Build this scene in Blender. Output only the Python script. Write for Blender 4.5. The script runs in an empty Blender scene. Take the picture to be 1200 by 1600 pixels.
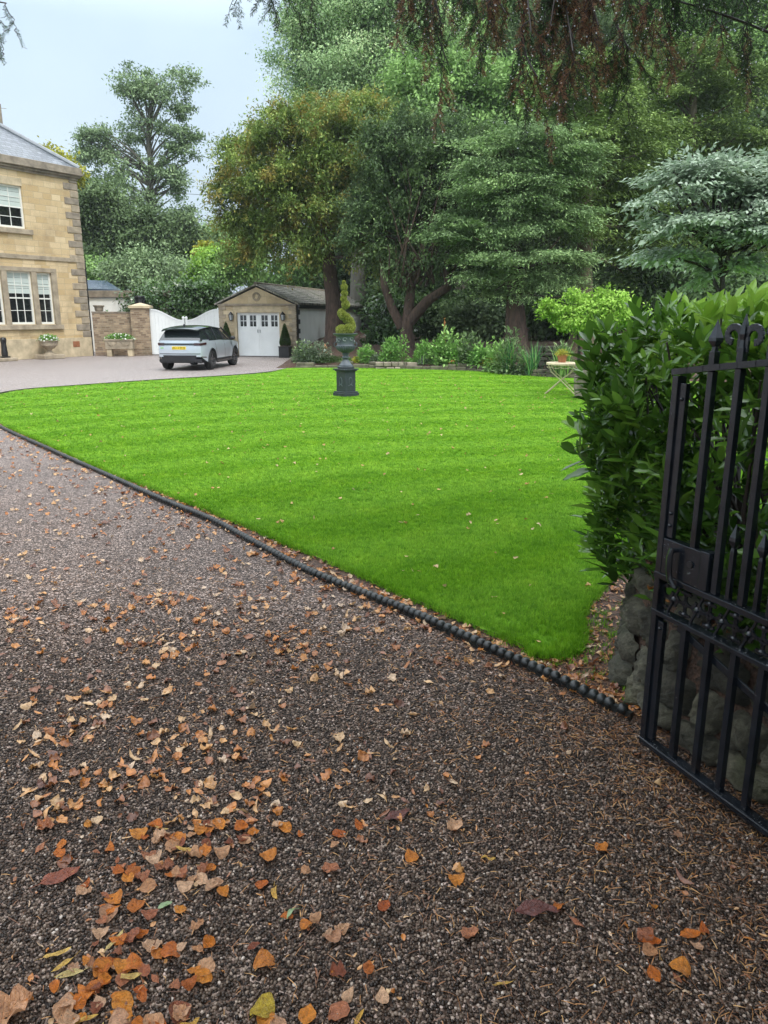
EXPO=0.6
import bpy, math, random
import numpy as np
from mathutils import Vector, Matrix
random.seed(5)
rng = np.random.default_rng(11)
PI = math.pi
R = math.radians
S = bpy.context.scene
COL = S.collection

# ------------------------------------------------------------ camera maths (used only to read sizes and places)
F, H = 1202.0, 1.85
PT = math.atan((800-493)/F); CP, SP = math.cos(PT), math.sin(PT)
def ray(x, y):
    v = (800-y)/F
    return ((x-600)/F, CP+v*SP, -SP+v*CP)
def G(x, y, z=0.0):
    d = ray(x, y); t = (z-H)/d[2]; return Vector((d[0]*t, d[1]*t, z))
def D(x, y, Y):
    d = ray(x, y); t = Y/d[1]; return Vector((d[0]*t, Y, H+d[2]*t))

# ------------------------------------------------------------ object helpers
def tag(o, label=None, cat=None, group=None, kind=None):
    if label: o['label'] = label
    if cat: o['category'] = cat
    if group: o['group'] = group
    if kind: o['kind'] = kind
    return o
def thing(name, label, cat, loc=(0,0,0), rotz=0, group=None):
    o = bpy.data.objects.new(name, None); COL.objects.link(o)
    o.empty_display_size = .1
    o.location = loc; o.rotation_euler = (0,0,rotz)
    return tag(o, label, cat, group)
def link(name, me, parent=None):
    o = bpy.data.objects.new(name, me); COL.objects.link(o)
    if parent is not None: o.parent = parent
    return o
def copy_tree(o, parent=None):
    c = o.copy(); COL.objects.link(c)
    c.parent = parent
    for ch in list(o.children): copy_tree(ch, c)
    return c

class MB:
    def __init__(s): s.v=[]; s.f=[]
    def add(s, vs, fs):
        n=len(s.v); s.v += [tuple(v) for v in vs]; s.f += [tuple(i+n for i in f) for f in fs]; return s
    def box(s, c, d, rz=0, taper=1.0, m=None):
        vs=[]
        for z in (-.5,.5):
            k = taper if z>0 else 1.0
            for x,y in ((-.5,-.5),(.5,-.5),(.5,.5),(-.5,.5)):
                X,Y=x*d[0]*k,y*d[1]*k
                p=Vector((X*math.cos(rz)-Y*math.sin(rz),X*math.sin(rz)+Y*math.cos(rz),z*d[2]))
                if m: p=m@p
                vs.append((p.x+c[0],p.y+c[1],p.z+c[2]))
        return s.add(vs,[(3,2,1,0),(4,5,6,7),(0,1,5,4),(1,2,6,5),(2,3,7,6),(3,0,4,7)])
    def bb(s, x0,x1,y0,y1,z0,z1):
        return s.box(((x0+x1)/2,(y0+y1)/2,(z0+z1)/2),(abs(x1-x0),abs(y1-y0),abs(z1-z0)))
    def beam(s, a, b, w, h, up=(0,0,1)):
        a=Vector(a); b=Vector(b); t=(b-a); L=t.length
        if L<1e-6: return s
        t/=L; u=Vector(up)
        if abs(t.dot(u))>.98: u=Vector((0,1,0))
        sd=t.cross(u).normalized(); u=sd.cross(t).normalized()
        vs=[p+sd*i*w/2+u*j*h/2 for p in (a,b) for i,j in ((-1,-1),(1,-1),(1,1),(-1,1))]
        return s.add(vs,[(3,2,1,0),(4,5,6,7),(0,1,5,4),(1,2,6,5),(2,3,7,6),(3,0,4,7)])
    def tube(s, pts, rad, n=8, cap=True):
        pts=[Vector(p) for p in pts]
        if not hasattr(rad,'__len__'): rad=[rad]*len(pts)
        vs=[]; prev=None
        for i,p in enumerate(pts):
            t=(pts[min(i+1,len(pts)-1)]-pts[max(i-1,0)])
            t = t.normalized() if t.length>1e-9 else Vector((0,0,1))
            if prev is None:
                u=t.orthogonal().normalized()
            else:
                u=(prev-t*prev.dot(t)); u = u.normalized() if u.length>1e-6 else t.orthogonal().normalized()
            prev=u; w=t.cross(u)
            for k in range(n):
                a=2*PI*k/n; vs.append(p+(u*math.cos(a)+w*math.sin(a))*rad[i])
        fs=[]
        for i in range(len(pts)-1):
            for k in range(n):
                a=i*n+k; b=i*n+(k+1)%n; fs.append((a,b,b+n,a+n))
        if cap:
            fs.append(tuple(range(n))[::-1]); fs.append(tuple(range((len(pts)-1)*n,len(pts)*n)))
        return s.add(vs,fs)
    def lathe(s, prof, c=(0,0,0), n=20, ph=0, cap=True):
        vs=[]
        for r,z in prof:
            for k in range(n):
                a=2*PI*k/n+ph; vs.append((c[0]+r*math.cos(a),c[1]+r*math.sin(a),c[2]+z))
        fs=[]
        for i in range(len(prof)-1):
            for k in range(n):
                a=i*n+k; b=i*n+(k+1)%n; fs.append((a,b,b+n,a+n))
        if cap:
            fs.append(tuple(range(n))[::-1]); fs.append(tuple(range((len(prof)-1)*n,len(prof)*n)))
        return s.add(vs,fs)
    def ball(s, c, r, n=10, m=6, sc=(1,1,1), mat=None):
        vs=[];fs=[]
        for j in range(1,m):
            t=PI*j/m
            for k in range(n):
                a=2*PI*k/n
                p=Vector((math.sin(t)*math.cos(a)*r*sc[0],math.sin(t)*math.sin(a)*r*sc[1],math.cos(t)*r*sc[2]))
                if mat: p=mat@p
                vs.append((c[0]+p.x,c[1]+p.y,c[2]+p.z))
        top=len(vs); p=Vector((0,0,r*sc[2])); q=-p
        if mat: p=mat@p; q=mat@q
        vs.append((c[0]+p.x,c[1]+p.y,c[2]+p.z)); vs.append((c[0]+q.x,c[1]+q.y,c[2]+q.z))
        for j in range(m-2):
            for k in range(n):
                a=j*n+k;b=j*n+(k+1)%n; fs.append((a,a+n,b+n,b))
        for k in range(n):
            fs.append((top,k,(k+1)%n)); fs.append((top+1,(m-2)*n+(k+1)%n,(m-2)*n+k))
        return s.add(vs,fs)
    def prism(s, poly, y0, y1):          # polygon in x-z pushed from y0 to y1
        n=len(poly)
        vs=[(x,y0,z) for x,z in poly]+[(x,y1,z) for x,z in poly]
        fs=[tuple(range(n)),tuple(range(2*n-1,n-1,-1))]
        for i in range(n):
            j=(i+1)%n; fs.append((j,i,i+n,j+n))
        return s.add(vs,fs)
    def build(s, name, mat, parent=None, smooth=False, bevel=0, loc=None, flat_ang=None):
        me=bpy.data.meshes.new(name); me.from_pydata(s.v,[],s.f); me.update()
        if mat: me.materials.append(mat)
        if smooth:
            me.polygons.foreach_set('use_smooth',[True]*len(me.polygons))
            try: me.set_sharp_from_angle(angle=R(flat_ang or 40))
            except Exception: pass
        o=link(name,me,parent)
        if bevel:
            b=o.modifiers.new('bevel','BEVEL'); b.width=bevel; b.segments=2; b.limit_method='ANGLE'; b.angle_limit=R(40)
        if loc: o.location=loc
        return o

def quick(name, V, Fq, mat, parent=None, attrs=None, smooth=False):
    """mesh out of numpy arrays; every face has the same number of corners"""
    V=np.ascontiguousarray(V,dtype=np.float32); Fq=np.ascontiguousarray(Fq,dtype=np.int32)
    nf,k=Fq.shape
    me=bpy.data.meshes.new(name)
    me.vertices.add(len(V)); me.vertices.foreach_set('co',V.ravel())
    me.loops.add(nf*k); me.loops.foreach_set('vertex_index',Fq.ravel())
    me.polygons.add(nf); me.polygons.foreach_set('loop_start',np.arange(0,nf*k,k,dtype=np.int32))
    if smooth: me.polygons.foreach_set('use_smooth',np.ones(nf,dtype=bool))
    me.update(calc_edges=True)
    if attrs:
        for an,av in attrs.items():
            a=me.attributes.new(an,'FLOAT','FACE'); a.data.foreach_set('value',np.ascontiguousarray(av,dtype=np.float32))
    if mat: me.materials.append(mat)
    return link(name,me,parent)

def rotmats(yaw, pitch, roll):
    cy,sy=np.cos(yaw),np.sin(yaw); cp,sp=np.cos(pitch),np.sin(pitch); cr,sr=np.cos(roll),np.sin(roll)
    M=np.empty((len(yaw),3,3))
    M[:,0,0]=cy*cp; M[:,0,1]=cy*sp*sr-sy*cr; M[:,0,2]=cy*sp*cr+sy*sr
    M[:,1,0]=sy*cp; M[:,1,1]=sy*sp*sr+cy*cr; M[:,1,2]=sy*sp*cr-cy*sr
    M[:,2,0]=-sp;   M[:,2,1]=cp*sr;          M[:,2,2]=cp*cr
    return M
def basis(d, n):
    """frames whose x axis runs along d and z axis is near n"""
    d=d/np.linalg.norm(d,axis=1,keepdims=True)
    y=np.cross(n,d); l=np.linalg.norm(y,axis=1,keepdims=True); y=np.where(l<1e-5,[[0,1,0]],y/np.maximum(l,1e-6))
    z=np.cross(d,y)
    return np.stack([d,y,z],axis=2)
def scatter(tv, tf, pos, M, sc, rnd, name, mat, parent=None, smooth=False, extra=None):
    tv=np.asarray(tv,float); tf=np.asarray(tf,int); N=len(pos)
    sc=np.asarray(sc,float)
    if sc.ndim==1: sc=np.repeat(sc[:,None],3,1)
    V=np.einsum('nij,nkj->nki',M,tv[None]*sc[:,None,:])+pos[:,None,:]
    Fq=tf[None]+ (np.arange(N)*len(tv))[:,None,None]
    at={'rnd':np.repeat(rnd,len(tf))}
    return quick(name,V.reshape(-1,3),Fq.reshape(-1,tf.shape[1]),mat,parent,at,smooth)
def merge_scatter(lst):
    V=[];Fq=[];A=[];n=0
    for tv,tf,pos,M,sc,rnd in lst:
        tv=np.asarray(tv,float); tf=np.asarray(tf,int); N=len(pos); sc=np.asarray(sc,float)
        if sc.ndim==1: sc=np.repeat(sc[:,None],3,1)
        v=np.einsum('nij,nkj->nki',M,tv[None]*sc[:,None,:])+pos[:,None,:]
        f=tf[None]+(np.arange(N)*len(tv))[:,None,None]+n
        V.append(v.reshape(-1,3)); Fq.append(f.reshape(-1,tf.shape[1])); A.append(np.repeat(rnd,len(tf))); n+=N*len(tv)
    return np.concatenate(V),np.concatenate(Fq),np.concatenate(A)

# ------------------------------------------------------------ materials
class NT:
    def __init__(s, name):
        s.m=bpy.data.materials.new(name); s.m.use_nodes=True; s.t=s.m.node_tree
        s.b=s.t.nodes['Principled BSDF']; s.out=s.t.nodes['Material Output']
    def n(s, typ, **k):
        x=s.t.nodes.new(typ)
        for a,b in k.items():
            if a in ('i',):
                for q,w in b.items(): x.inputs[q].default_value=w
            else: setattr(x,a,b)
        return x
    def l(s, a, b): s.t.links.new(a,b)
    def obj(s): return s.n('ShaderNodeTexCoord').outputs['Object']
    def noise(s, vec, scale, detail=4, rough=.55, dist=0):
        x=s.n('ShaderNodeTexNoise'); x.inputs['Scale'].default_value=scale; x.inputs['Detail'].default_value=detail
        x.inputs['Roughness'].default_value=rough; x.inputs['Distortion'].default_value=dist
        if vec is not None: s.l(vec,x.inputs['Vector'])
        return x.outputs['Fac']
    def ramp(s, fac, stops, interp='LINEAR'):
        x=s.n('ShaderNodeValToRGB'); e=x.color_ramp.elements; x.color_ramp.interpolation=interp
        while len(e)<len(stops): e.new(.5)
        for q,(p,c) in zip(e,stops):
            q.position=p; q.color=(*c,1) if len(c)==3 else c
        s.l(fac,x.inputs['Fac']); return x.outputs['Color']
    def mix(s, fac, a, b, mode='MIX'):
        x=s.n('ShaderNodeMix'); x.data_type='RGBA'; x.blend_type=mode
        for q,w in ((0,fac),(6,a),(7,b)):
            if hasattr(w,'default_value') or hasattr(w,'is_linked'): s.l(w,x.inputs[q])
            else: x.inputs[q].default_value = w if q==0 else (*w,1)
        return x.outputs[2]
    def math(s, op, a, b=None, clamp=False):
        x=s.n('ShaderNodeMath'); x.operation=op; x.use_clamp=clamp
        for q,w in ((0,a),(1,b)):
            if w is None: continue
            if hasattr(w,'is_linked'): s.l(w,x.inputs[q])
            else: x.inputs[q].default_value=w
        return x.outputs[0]
    def bump(s, h, strength=.3, dist=.01, normal=None):
        x=s.n('ShaderNodeBump'); x.inputs['Strength'].default_value=strength; x.inputs['Distance'].default_value=dist
        s.l(h,x.inputs['Height'])
        if normal is not None: s.l(normal,x.inputs['Normal'])
        return x.outputs['Normal']
    def set(s, **k):
        names=dict(col='Base Color',rough='Roughness',metal='Metallic',normal='Normal',spec='Specular IOR Level',coat='Coat Weight',coatr='Coat Roughness',trans='Transmission Weight',alpha='Alpha')
        for a,b in k.items():
            i=s.b.inputs[names[a]]
            if hasattr(b,'is_linked'): s.l(b,i)
            else: i.default_value=(*b,1) if isinstance(b,tuple) and len(b)==3 else b
        return s

def plain(name, col, rough=.6, metal=0, var=.15, scale=6, bump=.0, bscale=40, bdist=.004, coat=0, spec=.5):
    t=NT(name); o=t.obj()
    f=t.noise(o,scale,5,.6)
    lo=tuple(c*(1-var) for c in col); hi=tuple(min(1,c*(1+var)) for c in col)
    t.set(col=t.ramp(f,[(.3,lo),(.7,hi)]),rough=rough,metal=metal,coat=coat,spec=spec)
    if bump: t.set(normal=t.bump(t.noise(o,bscale,4,.6),bump,bdist))
    return t.m

def leafmat(name, c1, c2, c3, rough=.6, transl=.3, patch=None, spec=.2, big=.5):
    """foliage: each leaf takes its own tone out of three; clump-sized drifts of colour"""
    t=NT(name); a=t.n('ShaderNodeAttribute'); a.attribute_name='rnd'
    col=t.ramp(a.outputs['Fac'],[(.0,c1),(.5,c2),(1.,c3)])
    if patch:
        f=t.noise(t.obj(),big,3,.6)
        m=t.ramp(f,[(.50,(0,0,0)),(.64,(.8,.8,.8))])
        pa=t.mix(a.outputs['Fac'],tuple(q*.8 for q in patch),tuple(q*1.3 for q in patch))
        col=t.mix(m,col,pa)
    t.set(col=col,rough=rough,spec=spec)
    if transl:
        tr=t.n('ShaderNodeBsdfTranslucent'); t.l(t.mix(.5,col,(.35,.5,.05),'MULTIPLY') if False else col,tr.inputs['Color'])
        mx=t.n('ShaderNodeMixShader'); mx.inputs[0].default_value=transl
        t.l(t.b.outputs[0],mx.inputs[1]); t.l(tr.outputs[0],mx.inputs[2]); t.l(mx.outputs[0],t.out.inputs['Surface'])
    return t.m

def stonework(name, c1, c2, mortar, bw, bh, msize=.012, axes='xz', stain=(.12,.1,.07), stain_amt=.5, rough=.85, bstr=.5, var2=None, scale=1):
    t=NT(name); o=t.obj()
    sp=t.n('ShaderNodeSeparateXYZ'); t.l(o,sp.inputs[0]); cb=t.n('ShaderNodeCombineXYZ')
    t.l(sp.outputs['xyz'.index(axes[0])],cb.inputs[0]); t.l(sp.outputs['xyz'.index(axes[1])],cb.inputs[1])
    wob=t.n('ShaderNodeVectorMath'); wob.operation='ADD'
    nz=t.n('ShaderNodeTexNoise'); nz.inputs['Scale'].default_value=3; t.l(o,nz.inputs['Vector'])
    sc=t.n('ShaderNodeVectorMath'); sc.operation='SCALE'; sc.inputs['Scale'].default_value=.035*scale; t.l(nz.outputs['Color'],sc.inputs[0])
    t.l(cb.outputs[0],wob.inputs[0]); t.l(sc.outputs[0],wob.inputs[1])
    br=t.n('ShaderNodeTexBrick'); t.l(wob.outputs[0],br.inputs['Vector'])
    br.inputs['Scale'].default_value=1; br.inputs['Brick Width'].default_value=bw; br.inputs['Row Height'].default_value=bh
    br.inputs['Mortar Size'].default_value=msize; br.inputs['Mortar Smooth'].default_value=.3; br.inputs['Bias'].default_value=0
    br.inputs['Color1'].default_value=(0,0,0,1); br.inputs['Color2'].default_value=(1,1,1,1); br.inputs['Mortar'].default_value=(.5,.5,.5,1)
    br.offset=.5; br.squash=.8; br.squash_frequency=3
    tone=t.ramp(br.outputs['Color'],[(0,c1),(.5,tuple((a+b)/2 for a,b in zip(c1,c2))),(1,c2)])
    fine=t.noise(o,26,5,.7); tone=t.mix(.35,tone,t.ramp(fine,[(.3,(.35,.35,.35)),(.7,(1,1,1))]),'MULTIPLY')
    big=t.noise(o,.8,5,.65); m=t.ramp(big,[(.48,(0,0,0)),(.68,(stain_amt,)*3)])
    tone=t.mix(m,tone,stain)
    tone=t.mix(br.outputs['Fac'],tone,mortar)
    h=t.math('ADD',t.math('MULTIPLY',br.outputs['Fac'],-1.0),t.math('MULTIPLY',fine,.5))
    t.set(col=tone,rough=rough,normal=t.bump(h,bstr,.02))
    return t.m
# ------------------------------------------------------------ material set
M={}
M['stone']=stonework('honey sandstone',(.56,.40,.20),(.74,.58,.35),(.44,.35,.22),.56,.25,.010,stain=(.26,.18,.10),stain_amt=.55)
M['stone_dress']=plain('dressed grey stone',(.34,.28,.20),.85,var=.35,scale=3,bump=.3,bscale=30)
M['stone_weather']=plain('weathered dark stone',(.25,.21,.16),.85,var=.45,scale=3,bump=.4,bscale=30)
M['stone_light']=plain('pale lintel stone',(.50,.41,.27),.85,var=.3,scale=2.5,bump=.3,bscale=30)
M['stone_garage']=stonework('garage sandstone',(.42,.31,.17),(.68,.56,.37),(.40,.34,.24),.30,.16,.012,stain=(.2,.15,.09),stain_amt=.5)
M['stone_gable']=stonework('gable ashlar',(.50,.38,.22),(.60,.48,.30),(.40,.33,.22),.9,.30,.006,stain=(.25,.2,.13),stain_amt=.7)
M['brick']=stonework('old pale brick wall',(.20,.13,.085),(.50,.37,.24),(.30,.25,.18),.24,.085,.010,stain=(.10,.085,.05),stain_amt=.6)
M['slate']=stonework('wet roof slates',(.10,.115,.135),(.22,.24,.27),(.05,.055,.06),.30,.16,.012,axes='xy',stain=(.12,.13,.13),stain_amt=.5,rough=.35,bstr=.6)
M['stone_slate']=stonework('stone slates',(.20,.185,.15),(.40,.38,.32),(.10,.09,.08),.34,.20,.02,axes='xy',stain=(.07,.085,.03),stain_amt=.8,rough=.75,bstr=.9)
M['stone_edge']=plain('dark mossy edging stone',(.11,.10,.065),.85,var=.6,scale=4,bump=.4,bscale=30)
M['lead']=plain('lead flashing',(.22,.24,.26),.5,var=.2)
M['white']=plain('white gloss paint',(.78,.80,.79),.35,var=.05,scale=2)
M['render']=plain('white limewash render',(.90,.91,.88),.8,var=.07,scale=1.3,bump=.1)
M['cream']=plain('cream sash paint',(.74,.74,.68),.4,var=.04)
M['blind']=plain('pale roman blind',(.50,.56,.52),.8,var=.06,scale=2)
M['black']=plain('black paint',(.012,.012,.013),.4,var=.3)
M['iron']=None
t=NT('black painted wet iron'); o=t.obj()
drop=t.n('ShaderNodeTexVoronoi'); drop.inputs['Scale'].default_value=150; t.l(o,drop.inputs['Vector'])
dm=t.ramp(drop.outputs['Distance'],[(.0,(1,1,1)),(.32,(0,0,0))])
rough=t.noise(o,35,5,.7); big=t.noise(o,9,3,.6)
t.set(col=t.ramp(big,[(.3,(.004,.005,.007)),(.7,(.009,.012,.017))]),rough=t.math('ADD',.10,t.math('MULTIPLY',big,.24)),
      normal=t.bump(t.math('ADD',t.math('MULTIPLY',rough,.8),t.math('MULTIPLY',dm,t.math('GREATER_THAN',t.noise(o,40,2),.56))),.55,.0012),spec=.65)
M['iron']=t.m
t=NT('dark window glass'); t.set(col=(.012,.014,.015),rough=.04,spec=.9); M['glass']=t.m
t=NT('car glass'); t.set(col=(.015,.02,.022),rough=.03,spec=1.0); M['carglass']=t.m
t=NT('silver car paint'); t.set(col=(.56,.62,.68),rough=.28,metal=.45,coat=1.0,coatr=.05); M['carpaint']=t.m
M['plastic']=plain('black car plastic',(.018,.018,.02),.5,var=.2)
M['tyre']=plain('tyre rubber',(.014,.014,.014),.75,var=.2)
M['rim']=plain('dark alloy rim',(.06,.06,.065),.3,metal=.8,var=.1)
M['rimlight']=plain('polished rim face',(.32,.33,.35),.25,metal=.9,var=.1)
M['plate']=plain('yellow number plate',(.80,.58,.03),.4,var=.04)
t=NT('red tail lamp lens'); t.set(col=(.035,.004,.004),rough=.08,coat=1.0); M['lamp_red']=t.m
M['badge']=plain('green badge',(.2,.5,.1),.4)
M['zinc']=plain('lead grey paint',(.075,.09,.105),.5,var=.3,scale=8,bump=.2)
M['zinc_dark']=plain('dark grey painted iron',(.028,.034,.042),.42,var=.3,scale=8,bump=.15)
M['terracotta']=plain('terracotta',(.36,.15,.07),.8,var=.25,scale=12)
M['cream_iron']=plain('cream painted wrought iron',(.60,.50,.33),.55,var=.25,scale=14)
M['rope']=None
t=NT('blue black glazed clay'); o=t.obj(); f=t.noise(o,30,4,.6); g=t.noise(o,4,3,.6)
t.set(col=t.ramp(g,[(.3,(.007,.008,.008)),(.6,(.020,.023,.022)),(.8,(.05,.045,.038))]),rough=t.math('ADD',.18,t.math('MULTIPLY',f,.35)),normal=t.bump(f,.25,.002)); M['rope']=t.m
M['bark']=None
def bark(name,c1,c2,sc=3,st=1.0):
    t=NT(name); o=t.obj(); mp=t.n('ShaderNodeMapping'); mp.inputs['Scale'].default_value=(sc*3,sc*3,sc*.5); t.l(o,mp.inputs[0])
    f=t.noise(mp.outputs[0],1.6,6,.7,.6); t.set(col=t.ramp(f,[(.32,c1),(.68,c2)]),rough=.85,normal=t.bump(f,st,.06)); return t.m
M['bark_yew']=bark('reddish yew bark',(.022,.014,.010),(.115,.070,.050),3)
M['bark_grey']=bark('smooth grey bark',(.07,.065,.05),(.15,.14,.11),1.5,.4)
M['bark_tan']=bark('tan conifer bark',(.06,.048,.028),(.15,.12,.065),2.5,.6)
M['bark_dark']=bark('dark wet bark',(.018,.016,.014),(.06,.05,.042),6)
M['twig']=plain('dark wet twigs',(.03,.02,.015),.6,var=.3)
M['soil']=None
t=NT('bark mulch and soil'); o=t.obj(); f=t.noise(o,60,6,.75); g=t.noise(o,1.2,4,.6); v=t.n('ShaderNodeTexVoronoi'); v.inputs['Scale'].default_value=70; t.l(o,v.inputs['Vector'])
c=t.mix(.6,t.ramp(f,[(.3,(.018,.011,.008)),(.6,(.075,.038,.022)),(.8,(.16,.085,.05))]),t.ramp(v.outputs['Color'],[(.2,(.02,.012,.008)),(.8,(.14,.075,.045))]))
t.set(col=c,rough=.8,normal=t.bump(t.math('ADD',f,v.outputs['Distance']),.8,.015)); M['soil']=t.m
t=NT('woodland floor'); o=t.obj(); f=t.noise(o,8,6,.7); t.set(col=t.ramp(f,[(.3,(.014,.018,.008)),(.6,(.03,.035,.014)),(.8,(.06,.04,.02))]),rough=.9,normal=t.bump(f,.8,.05)); M['floor']=t.m
# gravel sheet: many small stones, each its own tone
t=NT('wet gravel'); o=t.obj()
v=t.n('ShaderNodeTexVoronoi'); v.inputs['Scale'].default_value=105; t.l(o,v.inputs['Vector']); v.inputs['Randomness'].default_value=1
v2=t.n('ShaderNodeTexVoronoi'); v2.inputs['Scale'].default_value=26; t.l(o,v2.inputs['Vector'])
rgb=t.n('ShaderNodeSeparateColor'); t.l(v.outputs['Color'],rgb.inputs[0])
c=t.ramp(rgb.outputs[0],[(.0,(.010,.006,.004)),(.35,(.032,.020,.013)),(.62,(.084,.057,.041)),(.82,(.175,.13,.102)),(1,(.46,.38,.33))])
r2=t.n('ShaderNodeSeparateColor'); t.l(v2.outputs['Color'],r2.inputs[0])
c=t.mix(.45,c,t.ramp(r2.outputs[1],[(0,(.55,.5,.48)),(1,(1.25,1.15,1.12))]),'MULTIPLY')
big=t.noise(o,.55,6,.72); c=t.mix(.9,c,t.ramp(big,[(.32,(.55,.52,.50)),(.52,(1,1,1)),(.70,(1.28,1.24,1.22))]),'MULTIPLY'); md=t.noise(o,16,6,.9); c=t.mix(1.0,c,t.ramp(md,[(.36,(.55,.53,.53)),(.64,(1.4,1.36,1.36))]),'MULTIPLY')
sp=t.n('ShaderNodeSeparateXYZ'); t.l(o,sp.inputs[0])
# grazing sky sheen painted into the colour: gravel pales towards the house
sky_sheen=t.math('MULTIPLY',t.math('SUBTRACT',sp.outputs[1],4.0),.055,True)
c=t.mix(sky_sheen,c,t.mix(.6,c,t.ramp(rgb.outputs[0],[(0,(.08,.068,.066)),(.5,(.31,.27,.26)),(1,(.80,.74,.71))])))
h=t.math('SUBTRACT',1.0,v.outputs['Distance'])
t.set(col=c,rough=.55,spec=.22,normal=t.bump(h,.9,.006)); M['gravel']=t.m
t=NT('gravel stones'); a=t.n('ShaderNodeAttribute'); a.attribute_name='rnd'; o=t.obj()
c=t.ramp(a.outputs['Fac'],[(.0,(.010,.006,.004)),(.32,(.028,.018,.012)),(.57,(.078,.053,.037)),(.77,(.160,.114,.084)),(.94,(.31,.24,.19)),(1,(.50,.43,.37))])
f=t.noise(o,300,3,.6); c=t.mix(.4,c,t.ramp(f,[(.3,(.5,.5,.5)),(.7,(1.2,1.2,1.2))]),'MULTIPLY')
t.set(col=c,rough=t.math('ADD',.10,t.math('MULTIPLY',f,.35)),spec=.28); M['pebble']=t.m
# lawn: mown stripes are the lie of the grass
def grasscol(t,fac):
    o=t.obj(); sp=t.n('ShaderNodeSeparateXYZ'); t.l(o,sp.inputs[0])
    dx=t.math('SUBTRACT',sp.outputs[0],3.0); dy=t.math('SUBTRACT',sp.outputs[1],2.0)
    w=t.noise(o,.25,3,.5)
    d=t.math('SQRT',t.math('ADD',t.math('MULTIPLY',dx,dx),t.math('MULTIPLY',dy,dy)))
    d=t.math('ADD',d,t.math('MULTIPLY',w,2.2))
    st=t.math('SINE',t.math('MULTIPLY',d,PI/.72))
    st=t.math('ADD',t.math('MULTIPLY',st,.9),.5,True)
    c=t.mix(fac,(.09,.245,.010),(.265,.50,.028)) if not isinstance(fac,float) else None
    c=t.mix(st,t.mix(1.0,c,(.91,.93,.93),'MULTIPLY'),t.mix(1.0,c,(1.14,1.07,1.6),'MULTIPLY'))
    p=t.noise(o,2.2,5,.65); c=t.mix(1.0,c,t.ramp(p,[(.3,(.80,.86,.9)),(.52,(1,1,1)),(.72,(1.22,1.08,1.1))]),'MULTIPLY'); q_=t.noise(o,14,4,.7); c=t.mix(1.0,c,t.ramp(q_,[(.3,(.88,.90,.9)),(.55,(1.0,1.0,1)),(.75,(1.16,1.08,1.1))]),'MULTIPLY')
    return c
t=NT('mown lawn'); o=t.obj(); f=t.noise(o,90,5,.75); f2=t.noise(o,420,2,.6)
fa=t.ramp(t.math('MULTIPLY',t.math('ADD',f,f2),.5),[(.36,(0,0,0)),(.62,(.62,.62,.62))])
t.set(col=grasscol(t,fa),rough=.8,spec=.1,normal=t.bump(t.math('ADD',f,f2),.7,.02)); M['lawn']=t.m
t=NT('grass blades'); a=t.n('ShaderNodeAttribute'); a.attribute_name='rnd'
c=grasscol(t,a.outputs['Fac']); t.set(col=c,rough=.6,spec=.12)
tr=t.n('ShaderNodeBsdfTranslucent'); t.l(c,tr.inputs[0]); mx=t.n('ShaderNodeMixShader'); mx.inputs[0].default_value=.35
t.l(t.b.outputs[0],mx.inputs[1]); t.l(tr.outputs[0],mx.inputs[2]); t.l(mx.outputs[0],t.out.inputs[0]); M['grass']=t.m
# rough walling stone
t=NT('rough limestone'); o=t.obj(); a=t.n('ShaderNodeAttribute'); a.attribute_name='rnd'
f=t.noise(o,9,10,.78,0); g=t.noise(o,3,4,.6); k=t.noise(o,70,4,.7)
c=t.ramp(f,[(.26,(.014,.013,.009)),(.45,(.07,.066,.046)),(.60,(.20,.19,.14)),(.78,(.44,.42,.33))])
c=t.mix(t.ramp(g,[(.5,(0,0,0)),(.66,(.8,.8,.8))]),c,(.055,.065,.02))
c=t.mix(.9,c,t.ramp(a.outputs['Fac'],[(0,(.30,.29,.26)),(.5,(.85,.83,.76)),(1,(1.7,1.65,1.5))]),'MULTIPLY')
t.set(col=c,rough=t.math('ADD',.35,t.math('MULTIPLY',k,.4)),normal=t.bump(t.math('ADD',f,t.math('MULTIPLY',k,.4)),1.0,.05)); M['rubble']=t.m
# fallen leaves: one material for single leaves (object's own random), one for the litter (face value)
def litter(name, single, stops, rough=.3):
    t=NT(name); o=t.obj()
    if single: f0=t.n('ShaderNodeObjectInfo').outputs['Random']
    else:
        a=t.n('ShaderNodeAttribute'); a.attribute_name='rnd'; f0=a.outputs['Fac']
    c=t.ramp(f0,stops); f=t.noise(o,5 if single else 40,5,.72,.4)
    c=t.mix(.85,c,t.ramp(f,[(.30,(.30,.20,.16)),(.46,(.85,.78,.7)),(.64,(1.25,1.2,1.1))]),'MULTIPLY')
    if single:
        sp=t.n('ShaderNodeSeparateXYZ'); t.l(o,sp.inputs[0]); ay=t.math('ABSOLUTE',sp.outputs[1])
        vv=t.math('SINE',t.math('MULTIPLY',t.math('SUBTRACT',sp.outputs[0],t.math('MULTIPLY',ay,.9)),48.0)); vn=t.math('MAXIMUM',t.math('MULTIPLY',t.math('SUBTRACT',vv,.80),4.0),t.math('MULTIPLY',t.math('SUBTRACT',.014,ay),90.0),True)
        vn=t.math('MAXIMUM',vn,0.0); vn=t.math('MINIMUM',vn,1.0); c=t.mix(t.math('MULTIPLY',vn,.55),c,t.mix(1.0,c,(1.7,1.5,1.3),'MULTIPLY')); f=t.math('ADD',f,t.math('MULTIPLY',vn,-.25))
    t.set(col=c,rough=rough,spec=.7,normal=t.bump(f,.8,.03 if single else .004))
    tr=t.n('ShaderNodeBsdfTranslucent'); t.l(c,tr.inputs[0]); mx=t.n('ShaderNodeMixShader'); mx.inputs[0].default_value=.2
    t.l(t.b.outputs[0],mx.inputs[1]); t.l(tr.outputs[0],mx.inputs[2]); t.l(mx.outputs[0],t.out.inputs[0]); return t.m
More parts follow.
